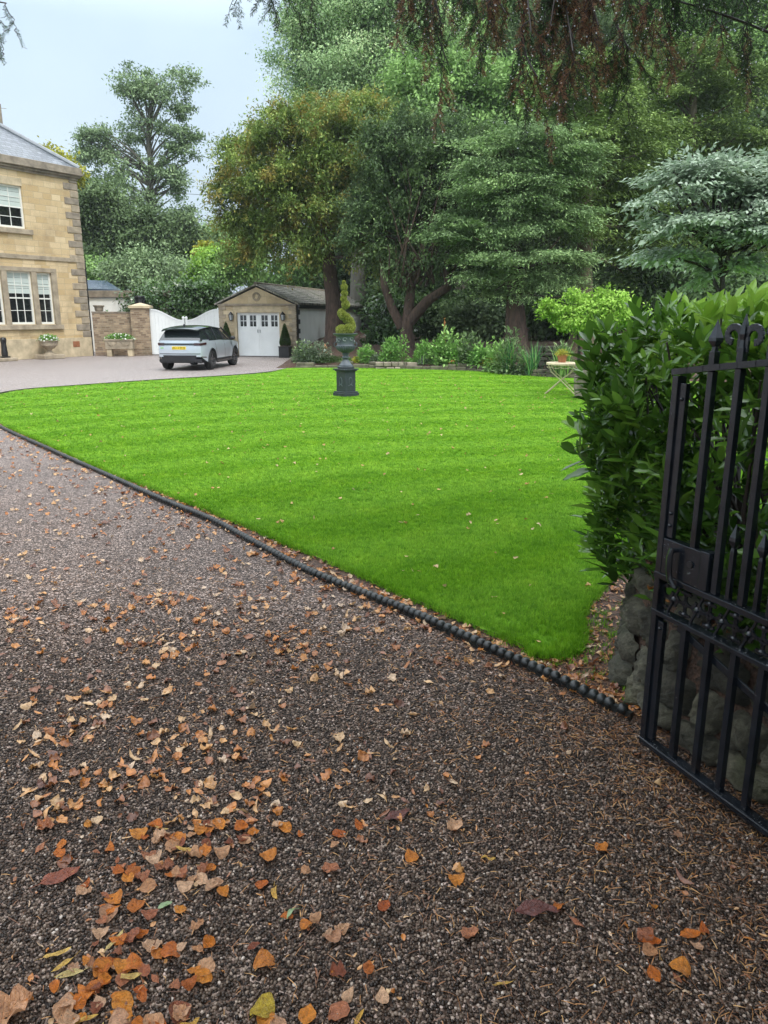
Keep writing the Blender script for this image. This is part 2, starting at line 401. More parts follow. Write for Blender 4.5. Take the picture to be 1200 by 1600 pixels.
OR=[(0,(.46,.11,.015)),(.35,(.62,.19,.025)),(.7,(.70,.29,.045)),(1,(.40,.09,.02))]
BR=[(0,(.20,.06,.03)),(.35,(.40,.14,.07)),(.7,(.50,.21,.11)),(1,(.26,.075,.04))]
TN=[(0,(.52,.26,.13)),(.35,(.66,.38,.22)),(.7,(.74,.50,.34)),(1,(.48,.24,.14))]
YL=[(0,(.60,.36,.06)),(.5,(.66,.45,.12)),(1,(.60,.50,.22))]
M['leaf_orange']=litter('wet orange leaf',True,OR); M['leaf_brown']=litter('wet brown leaf',True,BR); M['leaf_tan']=litter('wet tan leaf',True,TN)
M['leaf_yellow']=litter('yellow leaf',True,YL,.4)
M['leaf_litter']=litter('mixed leaf litter',False,[(0,(.13,.05,.03)),(.25,(.30,.12,.05)),(.48,(.48,.18,.03)),(.68,(.54,.29,.11)),(.86,(.55,.37,.20)),(1,(.55,.42,.31))],.35)
M['leaf_pale']=litter('pale dry leaf litter',False,[(0,(.35,.18,.04)),(.5,(.50,.33,.12)),(1,(.58,.46,.28))],.6)
M['needle_litter']=litter('brown needles',False,[(0,(.10,.04,.018)),(.4,(.24,.10,.035)),(.8,(.42,.21,.07)),(1,(.55,.34,.14))],.6)
M['leaf_green']=plain('fallen green leaf',(.13,.19,.08),.35,var=.3,scale=30)
M['leaf_purple']=litter('dark plum leaf',True,[(0,(.13,.045,.04)),(1,(.16,.06,.045))])
M['leaf_mossy']=litter('yellow green leaf',True,[(0,(.42,.34,.03)),(1,(.46,.34,.03))])
# living foliage
M['f_yew_gold']=leafmat('yew foliage with rusty cones',(0.057,0.097,0.025),(0.172,0.263,0.064),(0.427,0.517,0.134),patch=(.36,.255,.06),big=1.1,transl=0.2)
M['f_yew_dark']=leafmat('dark yew foliage',(0.035,0.063,0.028),(0.111,0.177,0.070),(0.253,0.371,0.132),transl=0.2)
M['f_layer']=leafmat('layered conifer foliage',(0.080,0.131,0.055),(0.209,0.321,0.133),(0.495,0.692,0.275),transl=0.2)
M['f_pale']=leafmat('pale green canopy',(0.164,0.263,0.121),(0.382,0.557,0.251),(0.741,0.800,0.455),transl=0.2)
M['f_mid']=leafmat('mid green canopy',(0.092,0.165,0.054),(0.233,0.388,0.113),(0.482,0.756,0.235),transl=0.2)
M['f_yellowgreen']=leafmat('yellow green conifer foliage',(0.061,0.107,0.027),(0.153,0.239,0.058),(0.313,0.437,0.115),transl=0.2)
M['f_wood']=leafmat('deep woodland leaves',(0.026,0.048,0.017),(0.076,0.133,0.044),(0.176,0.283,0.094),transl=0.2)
M['f_ash']=leafmat('grey green leaves with haze',(0.111,0.159,0.086),(0.248,0.348,0.176),(0.507,0.657,0.338),transl=0.2)  # paleness of hazy distance is mixed into this leaf colour
M['f_ashy_dark']=leafmat('dull green leaves',(0.057,0.093,0.042),(0.141,0.213,0.090),(0.296,0.403,0.173),transl=0.2)
M['f_lime']=leafmat('lime green leaves',(0.143,0.275,0.033),(0.304,0.506,0.076),(0.554,0.800,0.185))
M['f_silver']=leafmat('pale silvery leaves',(0.185,0.265,0.177),(0.317,0.409,0.292),(0.529,0.621,0.481),rough=.4,spec=.35)
M['f_holly']=leafmat('glossy evergreen leaves',(0.033,0.072,0.021),(0.075,0.149,0.041),(0.182,0.328,0.091),rough=.25,spec=.7)
M['f_laurel']=leafmat('laurel leaves',(0.033,0.084,0.012),(0.081,0.182,0.023),(0.183,0.344,0.044),rough=.18,spec=.7,transl=0.35)
M['f_laurel_young']=leafmat('young laurel leaves',(0.095,0.190,0.019),(0.200,0.364,0.037),(0.353,0.558,0.088),rough=.22,spec=.6,transl=0.35)
M['f_top']=leafmat('golden topiary leaves',(.15,.20,.03),(.32,.37,.07),(.52,.54,.16))
M['f_cone']=leafmat('clipped box leaves',(0.024,0.055,0.013),(0.050,0.099,0.022),(0.088,0.154,0.033))
M['f_bed']=leafmat('border leaves',(0.086,0.187,0.043),(0.182,0.365,0.083),(0.383,0.646,0.181))
M['f_bedgrey']=leafmat('grey green border leaves',(.09,.13,.08),(.15,.20,.12),(.25,.31,.21))
M['f_iris']=leafmat('iris blades',(0.050,0.150,0.060),(0.103,0.276,0.103),(0.308,0.532,0.140))
M['f_gold']=leafmat('yellow border leaves',(.25,.28,.03),(.38,.38,.05),(.50,.46,.10))
M['needle_green']=leafmat('green needles',(0.028,0.064,0.028),(0.055,0.108,0.041),(0.092,0.169,0.055),transl=.2)
M['needle_brown']=leafmat('dead brown needles',(.17,.085,.05),(.30,.155,.09),(.44,.25,.15),transl=.5)
M['petal']=plain('white petals',(.75,.76,.70),.6,var=.1)
M['petal_red']=plain('orange red petals',(.6,.12,.04),.6,var=.2)
t=NT('clear rain drops'); t.set(col=(1,1,1),rough=.0,trans=1.0); t.b.inputs['IOR'].default_value=1.33; M['drop_clear']=t.m
t=NT('water drops painted sky white'); t.set(col=(.95,.97,1.0),rough=.02,spec=1.0); t.b.inputs['Metallic'].default_value=.2; M['drop']=t.m  # opaque white base stands in for bright sky refracted in the drops
# ------------------------------------------------------------ world, sun, camera
SUN_EL, SUN_AZ = R(54), R(148)          # azimuth measured from +Y towards +X: the light comes over the viewer's shoulder
w=bpy.data.worlds.new('World'); S.world=w; w.use_nodes=True
nt=w.node_tree; bg=nt.nodes['Background']; L=nt.links.new
sky=nt.nodes.new('ShaderNodeTexSky'); sky.sky_type='NISHITA'; sky.sun_disc=False; sky.sun_elevation=SUN_EL; sky.sun_rotation=SUN_AZ
sky.air_density=1.6; sky.dust_density=4; sky.ozone_density=1.5
tc=nt.nodes.new('ShaderNodeTexCoord'); sx=nt.nodes.new('ShaderNodeSeparateXYZ'); L(tc.outputs['Generated'],sx.inputs[0])
cr=nt.nodes.new('ShaderNodeValToRGB'); e=cr.color_ramp.elements
e[0].position=0; e[0].color=(.56,.64,.71,1); e[1].position=1; e[1].color=(2.5,2.6,2.7,1)
for p,c in ((.12,(.54,.64,.73)),(.30,(.50,.62,.73)),(.42,(.95,1.1,1.25)),(.65,(1.8,1.95,2.1))):
    q=e.new(p); q.color=(*c,1)
L(sx.outputs['Z'],cr.inputs['Fac'])
nz=nt.nodes.new('ShaderNodeTexNoise'); nz.inputs['Scale'].default_value=2.2; nz.inputs['Detail'].default_value=5; L(tc.outputs['Generated'],nz.inputs['Vector'])
nr=nt.nodes.new('ShaderNodeValToRGB'); nr.color_ramp.elements[0].position=.35; nr.color_ramp.elements[0].color=(8.5,8.7,9.0,1); nr.color_ramp.elements[1].position=.68; nr.color_ramp.elements[1].color=(10.9,10.8,10.6,1); L(nz.outputs['Fac'],nr.inputs['Fac'])
mu=nt.nodes.new('ShaderNodeMix'); mu.data_type='RGBA'; mu.blend_type='MULTIPLY'; mu.inputs[0].default_value=1; L(cr.outputs[0],mu.inputs[6]); L(nr.outputs[0],mu.inputs[7])
mx=nt.nodes.new('ShaderNodeMix'); mx.data_type='RGBA'; mx.inputs[0].default_value=.88; L(sky.outputs[0],mx.inputs[6]); L(mu.outputs[2],mx.inputs[7])
L(mx.outputs[2],bg.inputs['Color']); bg.inputs['Strength'].default_value=.1
su=bpy.data.lights.new('sun','SUN'); su.energy=1.3; su.angle=R(14); su.color=(1,.96,.9)
so=bpy.data.objects.new('sun',su); COL.objects.link(so)
dv=Vector((math.sin(SUN_AZ)*math.cos(SUN_EL),math.cos(SUN_AZ)*math.cos(SUN_EL),math.sin(SUN_EL)))
so.rotation_euler=dv.to_track_quat('Z','Y').to_euler(); so.location=(0,0,30)
cam=bpy.data.cameras.new('camera'); co=bpy.data.objects.new('camera',cam); COL.objects.link(co); S.camera=co
cam.sensor_fit='VERTICAL'; cam.sensor_height=24; cam.lens=24*F/1600; cam.clip_end=2000; cam.clip_start=.05
co.location=(0,0,H); co.rotation_euler=(PI/2-PT,0,0)
cam.dof.use_dof=False
S.view_settings.view_transform='Standard'; S.view_settings.look='None'; S.view_settings.exposure=EXPO; S.view_settings.gamma=1
S.cycles.max_bounces=8; S.cycles.transparent_max_bounces=8; S.cycles.use_denoising=True
S.cycles.diffuse_bounces=4; S.cycles.glossy_bounces=3

# ------------------------------------------------------------ ground
def catmull(pts, step=.05):
    P=[Vector((*p,0)) if len(p)==2 else Vector(p) for p in pts]
    P=[P[0]*2-P[1]]+P+[P[-1]*2-P[-2]]; out=[]
    for i in range(1,len(P)-2):
        n=max(2,int((P[i+1]-P[i]).length/step))
        for k in range(n):
            t=k/n; a,b,c,d=P[i-1:i+3]
            out.append(.5*((2*b)+(c-a)*t+(2*a-5*b+4*c-d)*t*t+(3*b-a-3*c+d)*t**3))
    out.append(P[-2]); return out
ROPE=[(1.17,3.28),(1.09,3.38),(.89,3.66),(.62,3.99),(.31,4.39),(-.06,4.83),(-.5,5.33),(-.97,5.98),(-1.57,6.82),(-2.29,7.66),(-3.28,8.93),(-4.59,10.54),(-6.51,12.99),
      (-8.1,15.1),(-9.0,16.7),(-9.32,18.2),(-9.22,19.75),(-8.3,21.0),(-6.65,22.87),(-4.72,24.75),(-3.85,26.1),(-3.5,27.6),(-3.45,28.3)]
LAWN=[(1.10,4.05),(.95,3.93),(.84,3.95),(.77,4.11),(.50,4.44),(.04,5.02),(-.41,5.62),(-.77,6.05),(-1.31,6.75),(-2.40,8.05),(-3.40,9.22),(-5.0,11.25),(-6.82,13.55),
      (-8.0,15.2),(-8.8,16.7),(-9.12,18.2),(-9.0,19.7),(-8.15,20.85),(-6.5,22.7),(-4.57,24.6),(-3.7,26.1),(-3.3,28.0),(-.9,28.0),(1.78,27.05),(3.43,26.1),(4.72,24.1),(5.7,23.4),(8.5,22.2),(13,19),(14,12),(10,6.5),(5,5.2),(2.2,5.6),(1.75,5.4),(1.45,4.95),(1.24,4.55)]
rope_c=catmull(ROPE,.052)
lawn_c=catmull(LAWN+[LAWN[0]],.12)[:-1]
def sheet(name, poly, z, mat, kind='structure', skirt=0):
    n=len(poly); vs=[(p[0],p[1],z) for p in poly]; fs=[tuple(range(n))]
    if skirt:
        vs+=[(p[0],p[1],z-skirt) for p in poly]
        for i in range(n):
            j=(i+1)%n; fs.append((i,i+n,j+n,j))
    me=bpy.data.meshes.new(name); me.from_pydata(vs,[],fs); me.update(); me.materials.append(mat)
    o=link(name,me); o['kind']=kind; return o
sheet('ground',[(-300,-100),(300,-100),(300,400),(-300,400)],-.05,M['floor'])
sheet('gravel_drive',[(-60,-10),(6,-10),(6,3.0),(-3.0,30),(-3.0,44),(-60,44)],0,M['gravel'])
rp=catmull(ROPE,.25)
sheet('soil_strip',[(p.x,p.y) for p in rp]+[(-3,30),(0,24),(5,12),(6,7),(4,3.4),(2.2,1.2),(1.75,1.9),(1.32,3.0)],.006,M['soil'])
def edge_wob(poly,a):
    out=[]
    for i,p in enumerate(poly):
        out.append((p.x+a*(random.random()-.5),p.y+a*(random.random()-.5)))
    return out
lo=sheet('lawn',edge_wob(lawn_c,.05),.03,M['lawn'],skirt=.04)
lo.data.materials.append(M['soil'])
for q in lo.data.polygons[1:]: q.material_index=1
def yb(x): return np.interp(x,[-6,-3.5,-.9,1.8,3.4,4.7,5.7,8.5,13,20,60],[28.4,28.3,28.2,27.25,26.3,24.3,23.6,22.4,19.2,16,5])
def smooth(t): t=np.clip(t,0,1); return t*t*(3-2*t)
def bank_h(x,y):
    x=np.asarray(x,float); y=np.asarray(y,float); d=y-yb(x)
    h=-.04+.22*smooth(d/.12)+.55*smooth((d-.3)/9)+1.3*smooth((d-8)/40)
    h=h*smooth((x+4.3)/1.2)*1.0-.05*(1-smooth((x+4.3)/1.2))
    return h
xs=np.concatenate([np.arange(-5,16,.25),np.arange(16,90,3)]); ys=np.concatenate([np.arange(15,34,.12),np.arange(34,140,2)])
X,Y=np.meshgrid(xs,ys); Z=bank_h(X,Y)+.03*np.sin(X*3.1+np.sin(Y*2))*np.sin(Y*2.7)*(bank_h(X,Y)>.1)
Z=np.where(Y<yb(X)-.05,-.06,Z)
V=np.stack([X,Y,Z],-1).reshape(-1,3); nx=len(xs); ny=len(ys)
ii,jj=np.meshgrid(np.arange(nx-1),np.arange(ny-1)); a=(jj*nx+ii).ravel()
o=quick('planting_bank',V,np.stack([a,a+1,a+nx+1,a+nx],1),M['soil'],smooth=True); o['kind']='structure'

# ------------------------------------------------------------ gravel stones
def ropex(y):
    ry=[p.y for p in rope_c if p.y<15]; rx=[p.x for p in rope_c if p.y<15]
    return np.interp(y,ry,rx)
ico_v=[];ph=(1+5**.5)/2
for a_ in (-1,1):
    for b_ in (-ph,ph): ico_v+= [(0,a_,b_),(a_,b_,0),(b_,0,a_)]
ico_v=np.array(ico_v)/math.sqrt(1+ph*ph)
ico_f=[(i,j,k) for i in range(12) for j in range(i+1,12) for k in range(j+1,12) if all(abs(np.linalg.norm(ico_v[p]-ico_v[q])-1.0515)<.02 for p,q in ((i,j),(j,k),(i,k)))]
def orient(fs,v):
    out=[]
    for f in fs:
        n=np.cross(v[f[1]]-v[f[0]],v[f[2]]-v[f[0]]); out.append(f if n@v[f[0]]>0 else (f[0],f[2],f[1]))
    return out
ico_f=orient(ico_f,ico_v)
sp_=.0106; parts=[]
gx,gy=np.meshgrid(np.arange(-3.6,2.2,sp_),np.arange(1.12,4.9,sp_)); P=np.stack([gx.ravel(),gy.ravel()],1)
P+=rng.uniform(-.45,.45,P.shape)*sp_
keep=(P[:,0]>-(.53*P[:,1]+.8))&(P[:,0]<np.minimum(.53*P[:,1]+.3,np.where(P[:,1]>3.28,ropex(P[:,1])-.035,1.2+(3.28-P[:,1])*.42)))
keep&=rng.random(len(P))<np.interp(P[:,1],[2.9,4.9],[1,.0])
P=P[keep]; idx=rng.integers(0,4,len(P))
for k in range(4):
    tv=ico_v*(1+rng.uniform(-.22,.22,(12,1)))*np.array([1,.8,.62]); q=P[idx==k]; n=len(q)
    pos=np.concatenate([q,rng.uniform(-.0005,.0035,(n,1))],1)
    parts.append((tv,ico_f,pos,rotmats(rng.uniform(0,6.28,n),rng.normal(0,.35,n),rng.normal(0,.35,n)),rng.uniform(.0043,.0082,n),np.clip(rng.beta(1.1,1.5,n)+.02*rng.normal(size=n),0,1)))
Vv,Ff,Aa=merge_scatter(parts)
o=quick('gravel_stones',Vv,Ff,M['pebble'],attrs={'rnd':Aa}); tag(o,'loose wet grey and brown gravel covering the drive',None,kind='stuff'); o['category']='gravel'
print('pebbles',len(P))

# ------------------------------------------------------------ rope edging
b=MB(); body=MB()
for i in range(1,len(rope_c)-1):
    p=rope_c[i]; tdir=(rope_c[i+1]-rope_c[i-1]).normalized(); ang=math.atan2(tdir.y,tdir.x)
    m=Matrix.Rotation(ang,3,'Z')@Matrix.Rotation(R(18+random.uniform(-5,5)),3,'Z')@Matrix.Rotation(R(16),3,'Y')
    near=p.y<9
    if p.y>14.5: continue
    b.ball((p.x+random.uniform(-.002,.002),p.y,.033+.006*math.sin(i*.08)+random.uniform(-.0015,.0015)+(.01 if p.y>15 else 0)),1,10 if near else 6,6 if near else 4,sc=(.029,.029,.029) if p.y<15 else (.05,.036,.034),mat=m)
for i in range(0,len(rope_c)-6,6):
    body.beam(rope_c[i]+Vector((0,0,.012)),rope_c[i+6]+Vector((0,0,.012)),.026,.05)
rt=thing('rope_edging','dark glazed rope twist edging running between the gravel and the lawn','garden edging',rope_c[0])
for mb,nm in ((b,'rope_top'),(body,'edging_base')):
    mb.v=[(v[0]-rope_c[0].x,v[1]-rope_c[0].y,v[2]) for v in mb.v]; mb.build(nm,M['rope'],rt,smooth=True,flat_ang=60)

# ------------------------------------------------------------ grass
def inpoly(P,poly):
    x,y=P[:,0],P[:,1]; c=np.zeros(len(P),bool); n=len(poly); px=np.array([p[0] for p in poly]); py=np.array([p[1] for p in poly]); j=n-1
    for i in range(n):
        m=((py[i]>y)!=(py[j]>y)); 
        with np.errstate(divide='ignore',invalid='ignore'): xi=(px[j]-px[i])*(y-py[i])/(py[j]-py[i])+px[i]
        c^=m&(x<xi); j=i
    return c
def tuft(nb, h, spread, w):
    v=[];f=[]
    for k in range(nb):
        a=rng.uniform(0,6.28); r=rng.uniform(0,spread); bx,by=r*math.cos(a),r*math.sin(a)
        la=a+rng.uniform(-.8,.8); ln=rng.uniform(.15,.8); hh=h*rng.uniform(.6,1.1); sx_,sy_=-math.sin(la)*w/2,math.cos(la)*w/2; n=len(v)
        v+=[(bx-sx_,by-sy_,0),(bx+sx_,by+sy_,0),(bx+math.cos(la)*ln*hh*.4+sx_*.7,by+math.sin(la)*ln*hh*.4+sy_*.7,hh*.62),(bx+math.cos(la)*ln*hh*.4-sx_*.7,by+math.sin(la)*ln*hh*.4-sy_*.7,hh*.62),
            (bx+math.cos(la)*ln*hh+sx_*.15,by+math.sin(la)*ln*hh+sy_*.15,hh),(bx+math.cos(la)*ln*hh-sx_*.15,by+math.sin(la)*ln*hh-sy_*.15,hh)]
        f+=[(n,n+1,n+2,n+3),(n+3,n+2,n+4,n+5)]
    return np.array(v),f
lp=[(p.x,p.y) for p in lawn_c]
parts=[]
n=420000; u_=rng.random(n); yy=3.8*(28/3.8)**u_; xx=rng.uniform(-1,1,n)*(.55*yy+.5)
Pq=np.stack([xx,yy],1); Pq=Pq[inpoly(Pq,lp)]
bald=np.maximum(np.exp(-((Pq[:,0]-.93)**2+(Pq[:,1]-4.14)**2)/.05),.7*np.exp(-((Pq[:,0]-.75)**2+(Pq[:,1]-4.45)**2)/.02)); Pq=Pq[rng.random(len(Pq))>bald*.9*(.4+.6*(np.sin(Pq[:,0]*31)*np.sin(Pq[:,1]*27)>-.2))]
Pq=Pq[rng.random(len(Pq))<np.interp(Pq[:,1],[4,9,16,28],[1,1,.7,.35])][:215000]; idx=rng.integers(0,6,len(Pq)); print('tufts',len(Pq))
for k in range(6):
    tv,tf=tuft(7,.028,.018,.0034); q=Pq[idx==k]; m=len(q); g_=np.clip(q[:,1]/5,.8,4); sz=rng.uniform(.7,1.2,m)
    parts.append((tv,tf,np.concatenate([q,np.full((m,1),.029)],1),rotmats(rng.uniform(0,6.28,m),rng.normal(0,.05,m),rng.normal(0,.05,m)),np.stack([sz*g_,sz*g_,sz*np.interp(q[:,1],[4,28],[1,.6])],1),np.clip(rng.normal(.48,.33,m),0,1)))
# ragged turf edge along the near side
ed=[p for p in catmull(LAWN[:15],.012)]+[p for p in catmull(LAWN[-4:]+LAWN[:2],.006)]
q=np.array([(p.x,p.y,.018) for p in ed]); q=np.repeat(q,4,0); q[:,:2]+=rng.normal(0,.018,(len(q),2)); q=q[q[:,1]<13]
tv,tf=tuft(7,.035,.014,.004); m=len(q)
parts.append((tv,tf,q,rotmats(rng.uniform(0,6.28,m),rng.normal(0,.4,m),rng.normal(0,.4,m)),rng.uniform(.6,1.2,m),np.clip(rng.normal(.3,.25,m),0,1)))
nq=900; q=np.stack([rng.normal(1.0,.22,nq),rng.normal(4.1,.28,nq)],1); q=np.concatenate([q,np.stack([rng.normal(1.28,.10,500),rng.uniform(4.2,5.1,500)],1)]); q=q[~inpoly(q,lp)&(q[:,0]>ropex(q[:,1])+.10)&(rng.random(len(q))<.5)]; m=len(q)
tv,tf=tuft(6,.030,.016,.0032); parts.append((tv,tf,np.concatenate([q,np.full((m,1),.010)],1),rotmats(rng.uniform(0,6.28,m),rng.normal(0,.2,m),rng.normal(0,.2,m)),rng.uniform(.5,1.3,m),np.clip(rng.normal(.3,.25,m),0,1)))
Vv,Ff,Aa=merge_scatter(parts)
o=quick('grass',Vv,Ff,M['grass'],attrs={'rnd':Aa}); tag(o,'short bright green mown grass of the lawn',kind='stuff'); o['category']='grass'

# ------------------------------------------------------------ fallen leaves
def leaf_tpl(kind, k=0):
    r=np.random.default_rng(k+100); nl=8; nw=4; v=[];f=[]
    for i in range(nl+1):
        t=i/nl
        if kind=='ovate': hw=.36*math.sin(PI*t**.8)**.8*(1-.15*t)+.005
        elif kind=='round': hw=.46*math.sin(PI*min(1,t*.98+.01))**.6+.004
        elif kind=='crumple': hw=(.40*math.sin(PI*min(1,t*.98+.01))**.5)*(.72+.5*r.random())+.004
        elif kind=='strip': hw=.10*math.sin(PI*t)**.6+.004
        else: hw=.20*math.sin(PI*t)**.8+.004
        for j in range(nw+1):
            s=(j/nw-.5)*2
            y=s*hw; z=0
            v.append([t-.5,y,z])
    v=np.array(v); cup=r.uniform(-.8,1.3) if kind!='crumple' else r.uniform(-1,2.2); bend=r.uniform(-.6,1.5); tw=r.uniform(-1.2,1.2)
    if kind=='strip': bend=r.uniform(-1.5,1.5); cup=2; side=r.uniform(-.6,.6); v[:,1]+=side*v[:,0]**2*1.5
    cr_=(.16 if kind=='crumple' else .03); z=cr_*np.sin(v[:,0]*13+r.uniform(0,6))*np.cos(v[:,1]*12+r.uniform(0,6))+cup*v[:,1]**2*1.4+bend*(v[:,0]**2)*.45+tw*v[:,0]*v[:,1]*.7+.05*np.sin(v[:,0]*14+r.uniform(0,6))*np.abs(v[:,1])*2+.03*np.sin(v[:,0]*9+v[:,1]*11+r.uniform(0,6))
    v[:,2]=z-np.percentile(z,15)
    for i in range(nl):
        for j in range(nw):
            a=i*(nw+1)+j; f.append((a,a+1,a+nw+2,a+nw+1))
    n=len(v); st=np.array([(-.5,-.008,0),(-.5,.008,0),(-.78,.006+.05*tw,.03),(-.78,-.006+.05*tw,.03)]); st[:,2]+=v[2,2]; v=np.concatenate([v,st]); f.append((n,n+1,n+2,n+3))
    return v,f
def lobed(k):
    r=np.random.default_rng(k+300); v=[(0,0,.02)];f=[]; N=40
    for i in range(N):
        a=2*PI*i/N; rr=.5*(.50+.50*(1-abs(math.sin(a*2.5))**.8))*(.75+.35*abs(math.cos(a/2)))*(1+.13*math.sin(a*15))
        v.append((rr*math.cos(a),rr*math.sin(a),.06*math.sin(a*3+r.uniform(0,6))*rr*2+r.uniform(0,.015)))
    for i in range(N): f.append((0,1+i,1+(i+1)%N))
    v=np.array(v); v[:,2]+=.25*r.uniform(-.2,1)*v[:,0]**2+.3*r.uniform(-.2,1)*v[:,1]**2
    return v,f
TPL={}
for kd,nk in (('ovate',6),('round',4),('strip',5),('narrow',4),('crumple',5)): TPL[kd]=[leaf_tpl(kd,i*7+hash(kd[0])%3) if False else leaf_tpl(kd,i*7+len(kd)) for i in range(nk)]
TPL['lobed']=[lobed(i) for i in range(3)]
meshes={}
def leaf_mesh(kd,i,matn):
    key=(kd,i,matn)
    if key not in meshes:
        v,f=TPL[kd][i]; me=bpy.data.meshes.new('leaf_blade'); me.from_pydata([tuple(q) for q in v],[],f); me.update()
        me.polygons.foreach_set('use_smooth',[True]*len(me.polygons)); me.materials.append(M[matn]); meshes[key]=me
    return meshes[key]
def clump(x,y):
    return .5+.5*np.sin(x*5.1+1.3*np.sin(y*3.3)+.5)*np.sin(y*4.2+1.7*np.sin(x*2.9)+2.)
def gdens(x,y):
    u=x/np.maximum(y,.1)
    base=np.interp(u,[-.55,-.3,-.12,.05,.2,.5],[1,1,.8,.25,.10,.07])
    return base*(.08+1.25*clump(x,y)**2.2)
cand=[]
while len(cand)<760:
    y=random.uniform(1.15,5.2)**1.0; x=random.uniform(-.52*y-.02,min(.50*y,1.15 if y<3.2 else float(ropex(y))-.05))
    if random.random()<float(gdens(x,y))*(1.7 if y<2.3 else 1.1 if y<3.2 else .5)+.006: cand.append((x,y))
cand.sort(key=lambda c:c[1])
kinds=[('orange','leaf_orange','wet orange leaf lying curled on the dark gravel drive'),('brown','leaf_brown','wet reddish brown leaf lying flat on the dark gravel drive'),
       ('tan','leaf_tan','pale tan leaf crumpled on the dark gravel drive'),('yellow','leaf_yellow','narrow yellow leaf curled like a ribbon on the gravel drive')]
GRP={'orange':'orange leaves fallen on the gravel','brown':'brown leaves fallen on the gravel','tan':'tan leaves fallen on the gravel','yellow':'yellow ribbon leaves fallen on the gravel'}
def put_leaf(x,y,kd,i,mt,sc,lab,grp,z=.011,yaw=None,tl=.16):
    o=link('fallen_leaf',leaf_mesh(kd,i,mt)); o.location=(x,y,z); o.rotation_euler=(random.gauss(0,tl),random.gauss(0,tl),random.uniform(0,6.28) if yaw is None else yaw)
    o.scale=(sc,sc*random.uniform(.85,1.15),sc); tag(o,lab,'leaf',grp); return o
specials=[(840,1425,'narrow',0,'leaf_purple',.15,'large plum brown leaf with pale veins lying alone on the bare gravel','',.05),
 (410,1580,'round',1,'leaf_mossy',.085,'large yellow green leaf at the bottom edge of the gravel',None,1.2),
 (258,1416,'narrow',2,'leaf_green',.05,'small green pointed leaf fragment on the gravel',None,.7),
 (620,1275,'narrow',3,'leaf_purple',.13,'long dark red leaf on the gravel right of the orange leaves',None,.6),
 (95,1370,'narrow',1,'leaf_brown',.13,'long rusty leaf slanting on the gravel at the left edge',None,.6),
 (455,1428,'strip',1,'leaf_green',.07,'thin pale green leaf on the gravel beside brown leaves',None,1.0),
 (1100,1454,'ovate',3,'leaf_orange',.05,'single bright orange leaf on the bare gravel at the right',None,1.5),
 (20,1580,'crumple',0,'leaf_tan',.12,'broad lobed tan leaf in the bottom left corner of the gravel',None,1.0),
 (940,1095,'ovate',1,'leaf_orange',.06,'orange leaf on the gravel just below the rope edging end',None,0.2)]
for (px,py,kd,i,mt,sc,lab,_,yw) in specials:
    p=G(px,py,.01); put_leaf(p.x,p.y,kd,i,mt,sc,lab,None,.014,yw,.06)
for (x,y) in cand[:291]:
    r=random.random()
    if r<.42: k=0; kd=random.choice(['ovate','ovate','round'])
    elif r<.68: k=1; kd=random.choice(['ovate','crumple','narrow','crumple','round'])
    elif r<.91: k=2; kd=random.choice(['ovate','crumple','round','crumple'])
    else: k=3; kd='strip'
    nm,mt,lab=kinds[k]; sc=random.uniform(.036,.068) if kd!='strip' else random.uniform(.055,.09)
    if kd=='lobed': sc*=1.25
    put_leaf(x,y,kd,random.randrange(len(TPL[kd])),mt,sc,lab,GRP[nm],.009+random.uniform(0,.006))
# the litter that nobody could count: along the rope, up the drive, on the lawn
def litter_set(name,P,smin,smax,mat,label,z,tilt=.3,kd_p=('ovate','crumple','narrow','strip','crumple')):
    parts=[]; tps=[(k,i) for k in kd_p for i in range(len(TPL[k]))]; idx=rng.integers(0,len(tps),len(P))
    for n,(k,i) in enumerate(tps):
        q=P[idx==n]; m=len(q)
        if not m: continue
        tv,tf=TPL[k][i]; zz=z(q) if callable(z) else np.full(m,z)
        parts.append((tv,tf,np.concatenate([q,zz[:,None]],1),rotmats(rng.uniform(0,6.28,m),rng.normal(0,tilt,m),rng.normal(0,tilt,m)),rng.uniform(smin,smax,m)*(1.5 if k=='strip' else 1),rng.random(m)))
    Vv,Ff,Aa=merge_scatter(parts); o=quick(name,Vv,Ff,M[mat],attrs={'rnd':Aa},smooth=True); tag(o,label,kind='stuff'); return o
n=42000; Pq=np.stack([rng.uniform(-12,1.1,n),2.0+13*rng.random(n)**1.3],1); Pq=Pq[(Pq[:,0]>-.85*Pq[:,1])&(Pq[:,0]<ropex(Pq[:,1])-.06)]
dist=ropex(Pq[:,1])-Pq[:,0]
pr=(.17*(.15+clump(Pq[:,0],Pq[:,1]))+.65*np.exp(-dist/.35))*np.interp(Pq[:,1],[2.0,3.2,4.2,9,15],[.12,.35,1,.9,.5])*np.interp(Pq[:,0]/Pq[:,1],[-.5,-.1,.1,.3],[1,.8,.45,.3])
Pq=Pq[rng.random(len(Pq))<pr]
rr=np.array([(p.x,p.y) for p in rope_c if p.y<14]); sel=rr[rng.integers(0,len(rr),1500)]
off=np.abs(rng.normal(0.05,.11,len(sel))); side=np.stack([off*.75,off*.62],1); strip=sel+side+rng.normal(0,.02,sel.shape); strip=strip[~inpoly(strip,lp)|(rng.random(len(strip))<.05)]
print('litter',len(Pq),len(strip))
Pq=np.concatenate([Pq,np.array(cand[291:])])
litter_set('leaf_litter',np.concatenate([Pq,strip]),.035,.06,'leaf_litter','scattered brown orange and tan fallen leaves up the drive and along the rope edging',.012,.3)
n=4000; Pl=np.stack([rng.uniform(-9,9,n),4+20*rng.random(n)**1.2],1); Pl=Pl[inpoly(Pl,lp)&(np.abs(Pl[:,0])<.55*Pl[:,1])][:900]
litter_set('lawn_leaves',Pl,.024,.05,'leaf_pale','small pale leaves scattered over the green lawn',.058,.35)
